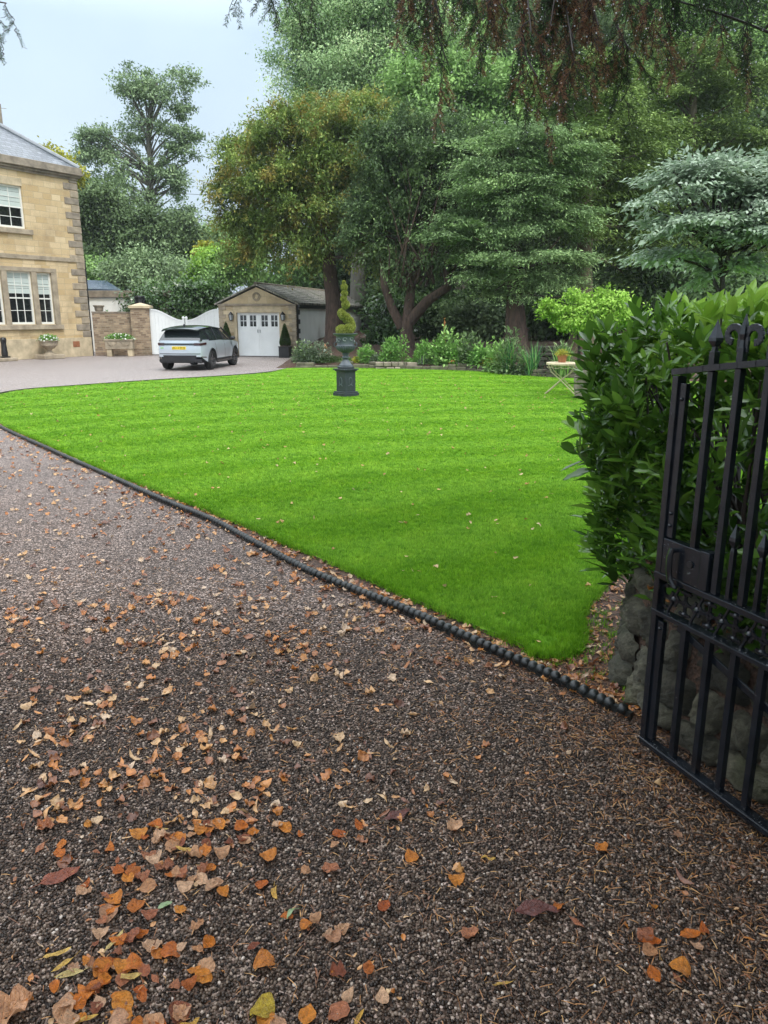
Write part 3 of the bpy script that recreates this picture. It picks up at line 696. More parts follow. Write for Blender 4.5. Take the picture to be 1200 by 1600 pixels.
# wider soil strip next to the wall: debris
n=1400; Pd=np.stack([rng.uniform(.7,1.7,n),rng.uniform(3.2,5.4,n)],1); Pd=Pd[~inpoly(Pd,lp)&(Pd[:,0]>ropex(Pd[:,1])+.03)]
litter_set('bark_debris',Pd,.015,.055,'leaf_litter','brown leaf and bark debris on the soil beside the rough stone wall',.014,.4,('narrow','strip','ovate'))
# small torn pieces of leaf among the near stones
n=5200; Pf=np.stack([rng.uniform(-2.2,1.6,n),rng.uniform(1.2,4.4,n)],1); Pf=Pf[(np.abs(Pf[:,0])<.55*Pf[:,1]+.1)&(Pf[:,0]<np.where(Pf[:,1]>3.2,ropex(Pf[:,1])-.05,1.3))&(rng.random(n)<.12+.6*gdens(Pf[:,0],Pf[:,1]))]
litter_set('leaf_fragments',Pf,.010,.024,'leaf_litter','small torn brown and yellow leaf fragments among the wet stones',.010,.5,('narrow','strip','ovate'))
# needles
tv=np.array([(-.5,-.02,0),(-.5,.02,0),(0,.025,.06),(0,-.025,.06),(.5,.012,0),(.5,-.012,0)]); tf=[(0,1,2,3),(3,2,4,5)]
n=110000; Pn=np.stack([rng.uniform(-2.5,2.2,n),rng.uniform(1.2,5.6,n)],1)
pr=np.interp(Pn[:,0]-.12*(4-Pn[:,1]),[-1.6,-.2,.5,1.0,1.5],[.05,.14,.35,.9,1]); Pn=Pn[(rng.random(n)<pr*(.3+.7*clump(Pn[:,0]*1.7+2,Pn[:,1]*1.7)))&(Pn[:,0]<np.where(Pn[:,1]>3.3,np.where(Pn[:,1]<4.4,1.35,ropex(Pn[:,1])),1.9))&~inpoly(Pn,lp)]
m=len(Pn); print('needles',m)
o=scatter(tv,tf,np.concatenate([Pn,rng.uniform(.006,.014,(m,1))],1),rotmats(rng.uniform(0,6.28,m),rng.normal(0,.2,m),rng.normal(0,.6,m)),np.stack([rng.uniform(.014,.045,m),np.full(m,.055),np.full(m,.05)],1),rng.random(m),'needle_litter',M['needle_litter']); tag(o,'fine brown conifer needles strewn over the gravel near the gate',kind='stuff')
# ------------------------------------------------------------ walls with openings
def wall_mesh(mb, x0,x1,z0,z1,holes,depth=.18,y=0.0):
    """front sheet at y with real openings and reveals going in by depth"""
    xs=sorted({x0,x1,*[h[0] for h in holes],*[h[1] for h in holes]}); zs=sorted({z0,z1,*[h[2] for h in holes],*[h[3] for h in holes]})
    for a,b in zip(xs,xs[1:]):
        for c,d in zip(zs,zs[1:]):
            cx,cz=(a+b)/2,(c+d)/2
            if any(h[0]<cx<h[1] and h[2]<cz<h[3] for h in holes): continue
            mb.add([(a,y,c),(b,y,c),(b,y,d),(a,y,d)],[(0,1,2,3)])
    for a,b,c,d in holes:
        Y=y+depth
        mb.add([(a,y,c),(a,Y,c),(a,Y,d),(a,y,d)],[(0,1,2,3)]); mb.add([(b,y,c),(b,Y,c),(b,Y,d),(b,y,d)],[(3,2,1,0)])
        mb.add([(a,y,c),(b,y,c),(b,Y,c),(a,Y,c)],[(0,1,2,3)]); mb.add([(a,y,d),(b,y,d),(b,Y,d),(a,Y,d)],[(3,2,1,0)])

# ------------------------------------------------------------ the house
HA=R(31); C0=G(144,556)
house=thing('stone_house','two storey honey sandstone house with sash windows and slate roof','house',C0,PI/2-HA)
XL=-17.0; EZ=7.70
WIN=[(-4.45,-2.78,5.42,7.12,3,'a')]; LOW=[(-3.95,-2.78,1.48,3.68,3,'b'),(-2.53,-1.80,1.48,3.66,2,'c'),(-4.93,-4.20,1.48,3.66,2,'d')]
up2=(-9.3,-7.6,5.42,7.12); lowL=(-9.7,-8.3,1.48,3.66)
holes=[w[:4] for w in WIN]+[w[:4] for w in LOW]+[up2,lowL]
mb=MB(); wall_mesh(mb,XL,0,0,EZ,holes,.20)
mb.add([(0,0,0),(0,10,0),(0,10,EZ),(0,0,EZ)],[(0,1,2,3)]); mb.add([(XL,0,0),(XL,10,0),(XL,10,EZ),(XL,0,EZ)],[(3,2,1,0)]); mb.add([(XL,10,0),(0,10,0),(0,10,EZ),(XL,10,EZ)],[(3,2,1,0)])
mb.build('wall',M['stone'],house)
mb=MB(); mb.bb(XL-.02,.035,-.035,.3,0,.86); mb.build('plinth',M['stone_light'],house,bevel=.01)
mb=MB()
for (a,b,c) in ((7.70,7.80,.06),(7.80,7.90,.14),(7.90,7.98,.24),(7.98,8.22,.20)):
    mb.bb(XL-c,c,-c,10+c,a,b-.001)
mb.build('cornice',M['stone_weather'],house,bevel=.012)
mb=MB(); mb.bb(XL,.03,-.05,.1,4.19,4.37); mb.build('string_course',M['stone_dress'],house,bevel=.01)
# corner quoins, long and short by turns
z=.86; i=0
mbq=[MB(),MB()]
while z<7.6:
    h=.30 if i%2 else .31; wd=.72 if i%2 else .40
    k=0 if random.random()<.55 else 1
    mbq[k].bb(-wd,.03+.004*k,-.032-.004*k,(.40 if i%2 else .72),z+.012,min(z+h,7.69)-.012); z+=h; i+=1
mbq[0].build('quoin_masonry',M['stone_weather'],house,bevel=.02); mbq[1].build('quoin_masonry',M['stone_dress'],house,bevel=.02)
def sash(parent,a,b,c,d,cols,blind,y=.13):
    w=MB()
    fr=.075
    for x0,x1,z0,z1 in ((a,a+fr,c,d),(b-fr,b,c,d),(a+fr,b-fr,c,c+.09),(a+fr,b-fr,d-fr,d)): w.bb(x0,x1,y-.05,y+.03,z0,z1)
    win=w.build('window',M['cream'],parent)
    mid=(c+d)/2; g=MB()
    g.bb(a+fr,b-fr,y-.03,y,mid-.028,mid+.028)
    for k in range(1,cols):
        x=a+fr+(b-a-2*fr)*k/cols; g.bb(x-.014,x+.014,y-.02,y+.005,c+.09,mid-.029); g.bb(x-.014,x+.014,y-.02,y+.005,mid+.029,d-fr)
    for z0,z1 in ((c+.09,mid-.028),(mid+.028,d-fr)):
        zz=(z0+z1)/2
        xs=[a+fr+(b-a-2*fr)*k/cols for k in range(cols+1)]
        for k in range(cols): g.bb(xs[k]+(.015 if k else 0),xs[k+1]-(.015 if k<cols-1 else 0),y-.019,y+.004,zz-.013,zz+.013)
    g.build('glazing_bars',M['cream'],win)
    MB().bb(a+.02,b-.02,y+.012,y+.018,c+.03,d-.03).build('pane',M['glass'],win)
    if blind:
        bl=MB(); z0=d-(d-c)*blind; n=4
        for k in range(n):
            h=(d-.05-z0)/n; bl.bb(a+fr,b-fr,y+.004,y+.0105,z0+k*h+.012,z0+(k+1)*h)
        bl.build('blind',M['blind'],win)
    return win
for a,b,c,d,n,_ in WIN: sash(house,a,b,c,d,n,.5)
for a,b,c,d,n,_ in LOW: sash(house,a,b,c,d,n,.42)
sash(house,*up2,3,.5); sash(house,*lowL,3,.42)
mb=MB()
for a,b in ((-5.22,-4.93),(-4.20,-3.95),(-2.78,-2.53),(-1.80,-1.53)): mb.bb(a,b,-.045,.06,1.46,3.68)
mb.bb(-5.22,-1.53,-.05,.06,3.681,3.86)
mb.build('window_surround',M['stone_dress'],house,bevel=.012)
mb=MB(); mb.bb(-5.3,-1.45,-.11,.10,1.26,1.455); mb.build('window_sill',M['stone_dress'],house,bevel=.012)
mb=MB(); mb.bb(-4.65,-2.52,-.12,.10,5.20,5.40); mb.build('window_sill',M['stone_dress'],house,bevel=.012)
mb=MB(); mb.bb(-4.47,-2.76,-.006,.05,7.122,7.42); mb.build('lintel',M['stone_light'],house)
mb=MB(); mb.bb(-1.02,-.66,-.045,.02,.44,.70)
for k in range(5): mb.bb(-1.0,-.68,-.055,-.045,.46+k*.045,.485+k*.045)
mb.build('air_grille',M['terracotta'],house)
mb=MB(); mb.tube([(.09,.02,.0),(.09,.02,2.2),(.09,.02,4.3)],.032,8); mb.build('drainpipe',M['black'],house)
# hipped roof
rz=8.21; d_=4.6; rh=d_*.75; e_=.12
mb=MB(); mb.add([(XL-e_,-e_,rz),(e_,-e_,rz),(e_,10+e_,rz),(XL-e_,10+e_,rz),(XL+5,5,rz+3.75),(-5,5,rz+3.75)],[(0,1,5,4),(1,2,5),(2,3,4,5),(3,0,4)])
roof=mb.build('roof',M['slate'],house)
mb=MB(); mb.tube([(e_,-e_,rz+.02),(-5,5,rz+3.79)],.11,8); mb.tube([(-5,5,rz+3.79),(XL+5,5,rz+3.79)],.10,8); mb.tube([(e_,10+e_,rz+.02),(-5,5,rz+3.79)],.08,8)
mb.build('lead_hip',M['lead'],roof,smooth=True)
mb=MB(); mb.bb(-2.45,-1.58,2.35,3.2,rz+1.0,rz+1.75); mb.bb(-2.4,-1.64,2.42,3.1,rz+1.75,rz+2.6); mb.lathe([(.14,0),(.17,.05),(.12,.1),(.11,.45),(.14,.5)],(-1.8,2.6,rz+2.6),10)
mb.tube([(-2.0,2.45,rz+2.4),(-1.4,2.4,rz+2.45)],.012,5)
mb.build('chimney',M['stone_weather'],roof,bevel=.02)

# things standing in front of the house
def frame_pt(o,s,out,z=0):
    a=o.rotation_euler.z; return Vector((o.location.x+s*math.cos(a)+out*math.sin(a),o.location.y+s*math.sin(a)-out*math.cos(a),z))
p=frame_pt(house,-2.72,.62)
pl=thing('stone_plinth','low mossy stone slab under the flower urn by the house','plinth',p,house.rotation_euler.z)
MB().bb(-.52,.52,-.36,.36,0,.20).build('slab',M['stone_dress'],pl,bevel=.03)
ur=thing('stone_urn','wide stone urn with white flowers standing below the sash windows','urn',p+Vector((0,0,.20)))
MB().lathe([(.24,0),(.24,.05),(.13,.09),(.09,.15),(.12,.20),(.24,.27),(.29,.32),(.29,.34),(.37,.38),(.38,.54),(.43,.57),(.43,.60),(.36,.60),(.34,.52),(0.02,.5)],n=24).build('bowl',M['stone_dress'],ur,smooth=True)

# ------------------------------------------------------------ garden wall, pier, gates
def seg_thing(name,label,cat,a,b):
    a=Vector(a); b=Vector(b); return thing(name,label,cat,a,math.atan2(b.y-a.y,b.x-a.x)),(b-a).length
A=Vector((-13.70,37.25,0)); B=Vector((-11.95,37.62,0))
t_,Lw=seg_thing('garden_wall','old brick garden wall joining the house corner to the gate pier','wall',A,B)
mb=MB(); mb.bb(0,Lw,0,.35,0,1.97); mb.build('brickwork',M['brick'],t_)
mb=MB(); x=-.02
while x<Lw: 
    w_=random.uniform(.28,.42); mb.bb(x,min(x+w_-.012,Lw),-.03,.38,1.971,2.03+random.uniform(-.01,.015)); x+=w_
mb.build('coping',M['stone_weather'],t_,bevel=.01)
pr=thing('gate_pier','square brick gate pier with a pale stone cap beside the white gates','pier',(-11.55,37.78,0),R(8))
MB().bb(-.42,.42,-.42,.42,0,2.18).build('brickwork',M['brick'],pr)
mb=MB(); mb.bb(-.50,.50,-.50,.50,2.181,2.30); mb.add([(-.46,-.46,2.30),(.46,-.46,2.30),(.46,.46,2.30),(-.46,.46,2.30),(0,0,2.44)],[(0,1,4),(1,2,4),(2,3,4),(3,0,4)]); mb.build('cap',M['stone_light'],pr,bevel=.01)
pt=thing('chimney_pot','dark ribbed chimney pot showing above the gate pier','chimney pot',(-12.0,39.2,0))
mb=MB(); mb.lathe([(.22,0),(.22,2.3),(.30,2.35),(.26,2.42),(.26,2.9),(.31,2.95),(.29,3.02),(.2,3.02)],n=12)
for k in range(12):
    a=2*PI*k/12; mb.bb(.27*math.cos(a)-.02,.27*math.cos(a)+.02,.27*math.sin(a)-.02,.27*math.sin(a)+.02,2.43,2.9)
mb.build('pot',M['black'],pt); pt.scale=(.85,.85,.92)
GA=Vector((-11.12,37.62,0)); GB=Vector((-7.84,37.85,0)); Lg=(GB-GA).length; ga=math.atan2(GB.y-GA.y,GB.x-GA.x)
def gate_leaf(label,flip):
    t=thing('driveway_gate',label,'gate',GA if not flip else GB,ga if not flip else ga+PI,'white gates closing the yard between the pier and the garage'); W=Lg/2-.02
    n=9; dr=-1 if flip else 1
    def top(x): 
        u=x/W; return 2.12-.50*smooth(np.array((u-.08)/.86)).item()
    for k in range(n):
        x0=.10+(W-.2)*k/n; x1=.10+(W-.2)*(k+1)/n-.006; m_=5; poly=[(x0,.10),(x1,.10)]+[(x1+(x0-x1)*q/m_,top(x1+(x0-x1)*q/m_)) for q in range(m_+1)]
        mbx.prism(poly,-.012,.012) if False else boards.prism(poly,-.012,.012)
    return t,W,top
for flip,lab in ((False,'left leaf of the white curved boarded driveway gates, next to the brick pier'),(True,'right leaf of the white curved boarded driveway gates, next to the garage')):
    boards=MB(); t,W,top=gate_leaf(lab,flip); boards.build('boarding',M['white'],t)
    fr=MB(); fr.bb(0,.10,-.03,.03,.05,2.20); fr.bb(W-.10,W,-.03,.03,.05,1.68); fr.bb(.1,W-.1,-.028,.028,.05,.16); 
    for k in range(16):
        xa=.1+(W-.2)*k/16; xb=.1+(W-.2)*(k+1)/16; fr.beam((xa,0,top(xa)),(xb+.003,0,top(xb)),.07,.06)
    fr.ball((W-.05,0,1.74),.07,8,6,sc=(1,.6,1)); fr.build('gate_frame',M['white'],t)

# stone trough
q=D(189,556,36.7); q.z=0
tr=thing('stone_trough','mossy carved stone trough of white flowers raised on two blocks','trough',q,R(6))
mb=MB(); mb.bb(-.62,.62,-.24,.24,.34,.72); mb.bb(-.66,.66,-.28,.28,.72,.79)
for s in (-.3,.3):
    for k in range(9):
        a=PI*k/8; mb.ball((s-.2*math.cos(a),-.25,.66-.16*math.sin(a)),.03,6,4)
mb.build('basin',M['stone_dress'],tr,bevel=.015)
for s in (-.47,.47): MB().bb(s-.11,s+.11,-.2,.2,0,.339).build('support_block',M['stone_light'],tr,bevel=.015)
# step and post at the left edge
q=frame_pt(house,-4.85,.55)
st=thing('stone_step','low worn stone step at the foot of the house wall','step',q,house.rotation_euler.z); MB().bb(-.9,.42,-.32,.32,0,.14).build('slab',M['stone_dress'],st,bevel=.03)
bo=thing('boot_stand','dark iron boot stand on the stone step by the house','boot stand',q+Vector((0,0,.14)),house.rotation_euler.z)
mb=MB(); mb.bb(-.1,.22,-.12,.12,0,.06); mb.lathe([(.12,0.06),(.13,.2),(.10,.55),(.13,.75),(.10,.82),(.03,.84)],(.05,0,0),10); mb.build('stand',M['black'],bo,bevel=.01)

# outhouse behind the wall
oh=thing('white_outhouse','low white outbuilding showing above the brick garden wall','outbuilding',(-15.0,41.5,0),R(3))
mb=MB(); wall_mesh(mb,-.5,2.95,0,2.72,[(2.3,2.6,2.1,2.62)],.12); mb.bb(-.5,2.95,.14,4,0,2.70); mb.build('wall',M['render'],oh)
MB().bb(2.95,3.75,-.02,.5,0,2.75).build('corner_pier',M['stone_garage'],oh)
mb=MB(); mb.bb(-.6,3.85,-.12,.5,2.752,3.10); mb.build('parapet',M['stone_weather'],oh,bevel=.02)
mb=MB(); mb.bb(2.3,2.6,.06,.1,2.1,2.62); w_=mb.build('window',M['glass'],oh); mb=MB(); mb.bb(2.43,2.47,.03,.059,2.1,2.62); mb.bb(2.3,2.429,.03,.059,2.34,2.38); mb.bb(2.471,2.6,.03,.059,2.34,2.38); mb.build('frame',M['cream'],w_)
ws=thing('lean_to_roof','blue grey glazed lean to roof behind the white outbuilding','roof lantern',(-15.6,43.5,0),R(3))
mb=MB(); mb.add([(-1.5,0,3.3),(1.3,0,3.2),(.1,1.5,3.75),(-1.5,1.5,3.8)],[(0,1,2,3)]); mb.add([(-1.5,0,0),(1.9,0,0),(1.9,1.5,0),(-1.5,1.5,0),(-1.5,0,3.28),(1.25,0,3.18),(.3,1.5,3.3),(-1.5,1.5,3.3)],[(0,1,5,4),(1,2,6,5),(2,3,7,6),(3,0,4,7)]); mb.build('glazing',plain('blue grey glazing',(.05,.075,.11),.2,var=.1),ws)
q=D(155,487,37.5); q.z=2.03
MB_=thing('stone_pot','small weathered stone pot standing on top of the garden wall','pot',q); MB().lathe([(.15,0),(.19,.05),(.21,.2),(.26,.24),(.26,.29),(.2,.29),(.18,.2)],n=12).build('bowl',M['stone_weather'],MB_,smooth=True)

# ------------------------------------------------------------ the garage
GR=G(464,558); gth=R(-12)
gar=thing('stone_garage','small gabled stone garage with white panelled doors and white side wall','garage',GR,gth)
W=3.72; EV=2.33; AP=3.12; DL=14.7; dx0,dx1,dz=-2.86,-.80,1.98
mb=MB(); wall_mesh(mb,-W,0,0,EV-.06,[(dx0,dx1,-.01,dz)],.22)
mb.build('front_wall',M['stone_garage'],gar)
mb=MB(); mb.add([(-W+.05,.002,EV),(-.05,.002,EV),(-W/2,.002,AP-.02)],[(0,1,2)]); mb.add([(-W,-.02,EV-.06),(0,-.02,EV-.06),(0,-.02,EV),(-W,-.02,EV)],[(0,1,2,3)]); mb.build('gable',M['stone_gable'],gar)
mb=MB(); mb.bb(-W-.04,.04,-.06,.1,EV-.055,EV+.03); mb.build('gable_course',M['stone_weather'],gar,bevel=.01)
mb=MB(); mb.bb(dx0-.12,dx1+.12,-.012,.05,dz+.002,EV-.062); mb.bb(dx0-.13,dx0,-.012,.05,0,dz); mb.bb(dx1,dx1+.13,-.012,.05,0,dz); mb.build('door_surround',M['stone_light'],gar)
z=0;i=0; mq=MB()
while z<EV-.1:
    h=.19; a=.34 if i%2 else .2; 
    mq.bb(-a,.012,-.022,.1,z+.008,z+h-.008); mq.bb(-W-.012,-W+a,-.022,.1,z+.008,z+h-.008); z+=h;i+=1
mq.build('quoin_masonry',M['stone_dress'],gar,bevel=.012)
z=0;i=0; mq=MB()
while z<EV-.15:
    h=.21; a=.52 if i%2 else .28; mq.bb(.0,.034,.101,a,z,z+h+.001*(i%2)); z+=h; i+=1
mq.build('black_quoins',M['black'],gar)
mb=MB(); mb.add([(.004,.1,0),(.004,DL,0),(.004,DL,EV-.1),(.004,.1,EV-.1)],[(0,1,2,3)]); mb.add([(-W,.1,0),(-W,DL,0),(-W,DL,EV),(-W,.1,EV)],[(3,2,1,0)]); mb.add([(-W,DL,0),(0,DL,0),(0,DL,EV),(-W,DL,EV)],[(3,2,1,0)]); mb.build('side_wall',M['render'],gar)
mb=MB(); mb.bb(.0,.14,.12,DL+.1,EV-.16,EV+.0); mb.build('fascia',M['black'],gar)
# gable ring
mb=MB(); n=20
mb.tube([(-W/2+.17*math.cos(2*PI*k/n),-.01,2.68+.17*math.sin(2*PI*k/n)) for k in range(n+1)],.03,6,False)
mb.tube([(-W/2+.10*math.cos(2*PI*k/n),-.01,2.68+.13*math.sin(2*PI*k/n)) for k in range(n+1)],.02,6,False)
mb.build('gable_roundel',M['stone_dress'],gar,smooth=True)
# roof
o_=.16; sl=(AP-EV)/(W/2)
mb=MB()
for sgn in (-1,1):
    xe=-W/2+sgn*(W/2+o_); ze=EV-o_*sl+.06
    a=Vector((xe,-.1,ze)); b=Vector((-W/2,-.1,AP+.06)); c=Vector((-W/2,DL-1.6,AP+.06)); d=Vector((xe,DL+.15,ze)); up=Vector((0,0,.07))
    mb.add([a,b,c,d,a+up,b+up,c+up,d+up],[(0,1,2,3),(7,6,5,4),(0,4,5,1),(1,5,6,2),(2,6,7,3),(3,7,4,0)])
mb.add([(-W-o_,DL+.15,EV-o_*sl+.13),(o_,DL+.15,EV-o_*sl+.13),(-W/2,DL-1.6,AP+.13)],[(0,1,2)])
rf=mb.build('roof',M['stone_slate'],gar)
mb=MB(); mb.tube([(-W/2,-.1,AP+.14),(-W/2,DL-1.6,AP+.14)],.08,6); mb.tube([(-W/2,DL-1.6,AP+.14),(o_,DL+.15,EV+.09)],.07,6); mb.build('ridge',M['stone_weather'],rf,smooth=True)
# rows of slates laid on the roof slope that shows
mb=MB(); nr_=9
for r_ in range(nr_):
    y_=-.1; 
    f0=r_/nr_; f1=(r_+1)/nr_+.02
    while y_<DL-.1:
        w_=random.uniform(.28,.5)
        xa=o_+(-W/2-o_)*f0; za=(EV-o_*sl+.135)+(AP+.135-(EV-o_*sl+.135))*f0; xb=o_+(-W/2-o_)*f1; zb=(EV-o_*sl+.135)+(AP-(EV-o_*sl))*f1
        lim=DL+.1-1.7*f0
        if y_+w_<lim: mb.add([(xa,y_,za+.025),(xa,y_+w_-.015,za+.025),(xb,y_+w_-.015,zb+.004),(xb,y_,zb+.004),(xa,y_,za),(xa,y_+w_-.015,za)],[(0,1,2,3),(4,5,1,0)])
        y_+=w_
mb.build('slates',M['stone_slate'],rf)
# doors: two leaves, each with two windows
for a,b,nm in ((dx0,(dx0+dx1)/2-.004,0),((dx0+dx1)/2+.004,dx1,1)):
    hw=(b-a)/2; w_holes=[]
    for k in range(2):
        cx=a+hw*(k+.5)+(.02 if k==0 else -.02); w_holes.append((cx-.155,cx+.155,1.36,1.86))
    mb=MB(); wall_mesh(mb,a,b,.03,dz-.01,w_holes,.04,y=.12)
    x=a+.09
    for hx in w_holes: mb.bb(hx[0]-.015,hx[1]+.015,.105,.119,1.30,1.345)
    mb.bb(a,a+.07,.105,.119,.03,dz-.01); mb.bb(b-.07,b,.105,.119,.03,dz-.01); mb.bb(a+.071,b-.071,.105,.119,.03,.16)
    x=a+.12
    while x<b-.1: mb.bb(x,x+.006,.112,.119,.161,1.28); x+=.09
    dr=mb.build('garage_door',M['white'],gar)
    for hx in w_holes:
        pn=MB().bb(hx[0],hx[1],.15,.156,hx[2],hx[3]).build('window',M['glass'],dr)
    g=MB()
    for hx in w_holes:
        cx=(hx[0]+hx[1])/2; cz=(hx[2]+hx[3])/2; g.bb(cx-.012,cx+.012,.125,.149,hx[2],hx[3]); g.bb(hx[0],cx-.013,.125,.149,cz-.012,cz+.012); g.bb(cx+.013,hx[1],.125,.149,cz-.012,cz+.012)
    g.build('glazing_bars',M['white'],dr)
    hd=MB(); xx=b-.05 if nm==0 else a+.05; hd.bb(xx-.012,xx+.012,.08,.104,1.08,1.22)
    hd.build('door_handle',M['zinc'],dr)
def lantern(label,s):
    p=frame_pt(gar,s,.0)
    t=thing('wall_lantern',label,'lantern',(p.x,p.y,1.62),gth,'black lanterns on the garage front')
    mb=MB(); mb.bb(-.05,.05,-.05,-.005,.02,.22); mb.bb(-.02,.02,-.12,-.05,.22,.25)
    mb.lathe([(.05,.0),(.09,.02),(.09,.03),(.02,.03)],(0,-.14,0),6); mb.lathe([(.13,.26),(.12,.28),(.06,.35),(.02,.40)],(0,-.14,0),6)
    for k in range(6):
        a=2*PI*k/6; mb.beam((.085*math.cos(a),-.14+.085*math.sin(a),.03),(.115*math.cos(a),-.14+.115*math.sin(a),.26),.014,.014)
    mb.build('lantern_frame',M['black'],t)
    MB().lathe([(.07,.035),(.095,.255)],(0,-.14,0),6).build('glass',plain('lantern glass',(.45,.48,.48),.1,var=.05),t)
lantern('black wall lantern left of the garage doors',-3.08); lantern('black wall lantern right of the garage doors',-.58)
MB_=None

# ------------------------------------------------------------ the car (nose along +x)
K=.945
car=thing('parked_car','pale silver compact SUV seen from behind on the gravel in front of the white gates','car',(0,0,0),R(83))
ax=1.34
hd=Vector((math.cos(R(83)),math.sin(R(83)),0)); rt_=Vector((hd.y,-hd.x,0))
rr_w=Vector((-6.15,27.6,0)); c0=rr_w+hd*ax*K-rt_*.80*K; car.location=c0; car.scale=(K,K,K)
XR,XF=-2.16,2.19
def halfw(x,z):
    u=(x-0.0)/2.19
    w=.945*(1-.055*abs(u)**2.2-.115*max(0,(abs(u)-.80)/.2)**2.2)
    w*=np.interp(z,[.25,.45,.75,.98,1.08],[.955,.985,1.0,.965,.915])
    for a in (-ax,ax):
        d=math.hypot(x-a,z-.36); w+= .028*math.exp(-((d-.42)/.14)**2)
    return w
def belt(x): return np.interp(x,[XR,-1.9,-1.2,.4,.95,1.6,2.0,XF],[1.08,1.10,1.09,1.03,1.02,.97,.90,.80])
def zlow(x):
    z=np.interp(x,[XR,-2.0,-1.8,1.8,2.1,XF],[.50,.40,.30,.30,.34,.44])
    for a in (-ax,ax):
        if abs(x-a)<.43: z=max(z,.36+math.sqrt(.43**2-(x-a)**2))
    return z
stx=sorted(set([round(v,3) for v in np.linspace(XR,XF,70)]+[round(a+q,3) for a in (-ax,ax) for q in (-.429,-.42,-.40,.40,.42,.429)]))
NV=9; vs=[];fs=[]
for sgn in (-1,1):
    base=len(vs)
    for x in stx:
        zl,zh=zlow(x),belt(x)
        for k in range(NV):
            z=zl+(zh-zl)*k/(NV-1); vs.append((x,sgn*halfw(x,z),z))
    for i in range(len(stx)-1):
        for k in range(NV-1):
            a=base+i*NV+k; f=(a,a+NV,a+NV+1,a+1); fs.append(f if sgn<0 else f[::-1])
nS=len(stx)*NV
for i in range(len(stx)-1):      # top deck
    a=i*NV+NV-1; fs.append((a,a+NV,a+NV+nS,a+nS))
for i,fl in ((0,1),(len(stx)-1,0)):     # rear and front faces, slightly rounded
    cols=7; x0=stx[i]; grid=[]
    for k in range(NV):
        row=[]
        for c in range(cols+1):
            s=-1+2*c/cols
            if c==0: row.append(i*NV+k); continue
            if c==cols: row.append(nS+i*NV+k); continue
            z=vs[i*NV+k][2]; bulge=.10*(1-s*s)*(1 if i else -1)*(1-.5*((z-.7)/.4)**2)
            vs.append((x0+bulge,s*halfw(x0,z),z)); row.append(len(vs)-1)
        grid.append(row)
    for k in range(NV-1):
        for c in range(cols):
            f=(grid[k][c],grid[k+1][c],grid[k+1][c+1],grid[k][c+1]); fs.append(f if fl else f[::-1])
me=MB(); me.add(vs,fs); body=me.build('body',M['carpaint'],car,smooth=True,flat_ang=50)
# wheel-well liners and floor
mb=MB(); mb.bb(XR+.25,XF-.25,-.80,.80,.30,.95)
mb.build('underbody',M['plastic'],car)
# glasshouse
def gx(z,base,top,zb,zt): return base+(top-base)*(z-zb)/(zt-zb)
def cabin(mb,zb,zt,r0,r1,f0,f1,w0,w1,n=8,crown=0.0):
    vs=[];lev=[0,.35,.7,1.0]
    for q in lev:
        z=zb+(zt-zb)*q; xr=r0+(r1-r0)*q; xf=f0+(f1-f0)*q; w=w0+(w1-w0)*q**1.15
        for k in range(n+1):
            x=xr+(xf-xr)*k/n; e=abs(2*k/n-1)**3; vs.append((x,-(w*(1-.10*e)),z-crown*q*e))
        for k in range(n,-1,-1):
            x=xr+(xf-xr)*k/n; e=abs(2*k/n-1)**3; vs.append((x,(w*(1-.10*e)),z-crown*q*e))
    m_=2*(n+1); fs=[]
    for l in range(len(lev)-1):
        for k in range(m_):
            a=l*m_+k; b=l*m_+(k+1)%m_; fs.append((a,b,b+m_,a+m_))
    top=(len(lev)-1)*m_
    for k in range(n): fs.append((top+k,top+k+1,top+m_-2-k,top+m_-1-k))
    mb.add(vs,fs)
mb=MB(); cabin(mb,1.06,1.50,-2.17,-1.80,1.12,.42,.875,.68,crown=.03); gl=mb.build('windows',M['carglass'],car,smooth=True,flat_ang=35)
# roof skin with rear spoiler
vs=[];fs=[]; nx_=12; ny_=8
for i in range(nx_+1):
    x=-2.10+(2.52)*i/nx_
    for j in range(ny_+1):
        s=-1+2*j/ny_; wv=.715*(1-.05*(abs(2*i/nx_-1))**3); z=1.515+.075*(1-(2*(i/nx_)-1.05)**2)*1.0+.02*(1-s*s)-.05*abs(s)**4-(.03 if i==0 else 0)
        vs.append((x,s*wv,z))
for i in range(nx_):
    for j in range(ny_):
        a=i*(ny_+1)+j; fs.append((a,a+ny_+1,a+ny_+2,a+1))
n=len(vs); vs+=[(x,y,z-.035) for x,y,z in vs]; fs+=[tuple(q+n for q in f)[::-1] for f in fs]
for i in range(nx_):
    for j in (0,ny_):
        a=i*(ny_+1)+j; fs.append((a,a+ny_+1,a+ny_+1+n,a+n) if j else (a+n,a+ny_+1+n,a+ny_+1,a))
for j in range(ny_):
    for i in (0,nx_):
        a=i*(ny_+1)+j; fs.append((a,a+1,a+1+n,a+n) if i==0 else (a+n,a+1+n,a+1,a))
MB().add(vs,fs).build('roof',M['black'] if False else M['carglass'],car,smooth=True,flat_ang=40)
mb=MB()   # silver frame: rear pillars, tailgate lip, screen pillars
for s in (-1,1):
    mb.tube([(1.10,s*.85,1.04),(.80,s*.79,1.26),(.42,s*.69,1.51)],[.03,.03,.03],6)
mb.build('windscreen_pillar',M['plastic'],car,smooth=True)
mb=MB(); mb.ball((-1.60,0,1.60),.06,8,6,sc=(1.6,.5,1)); mb.build('roof_aerial',M['plastic'],car,smooth=True)
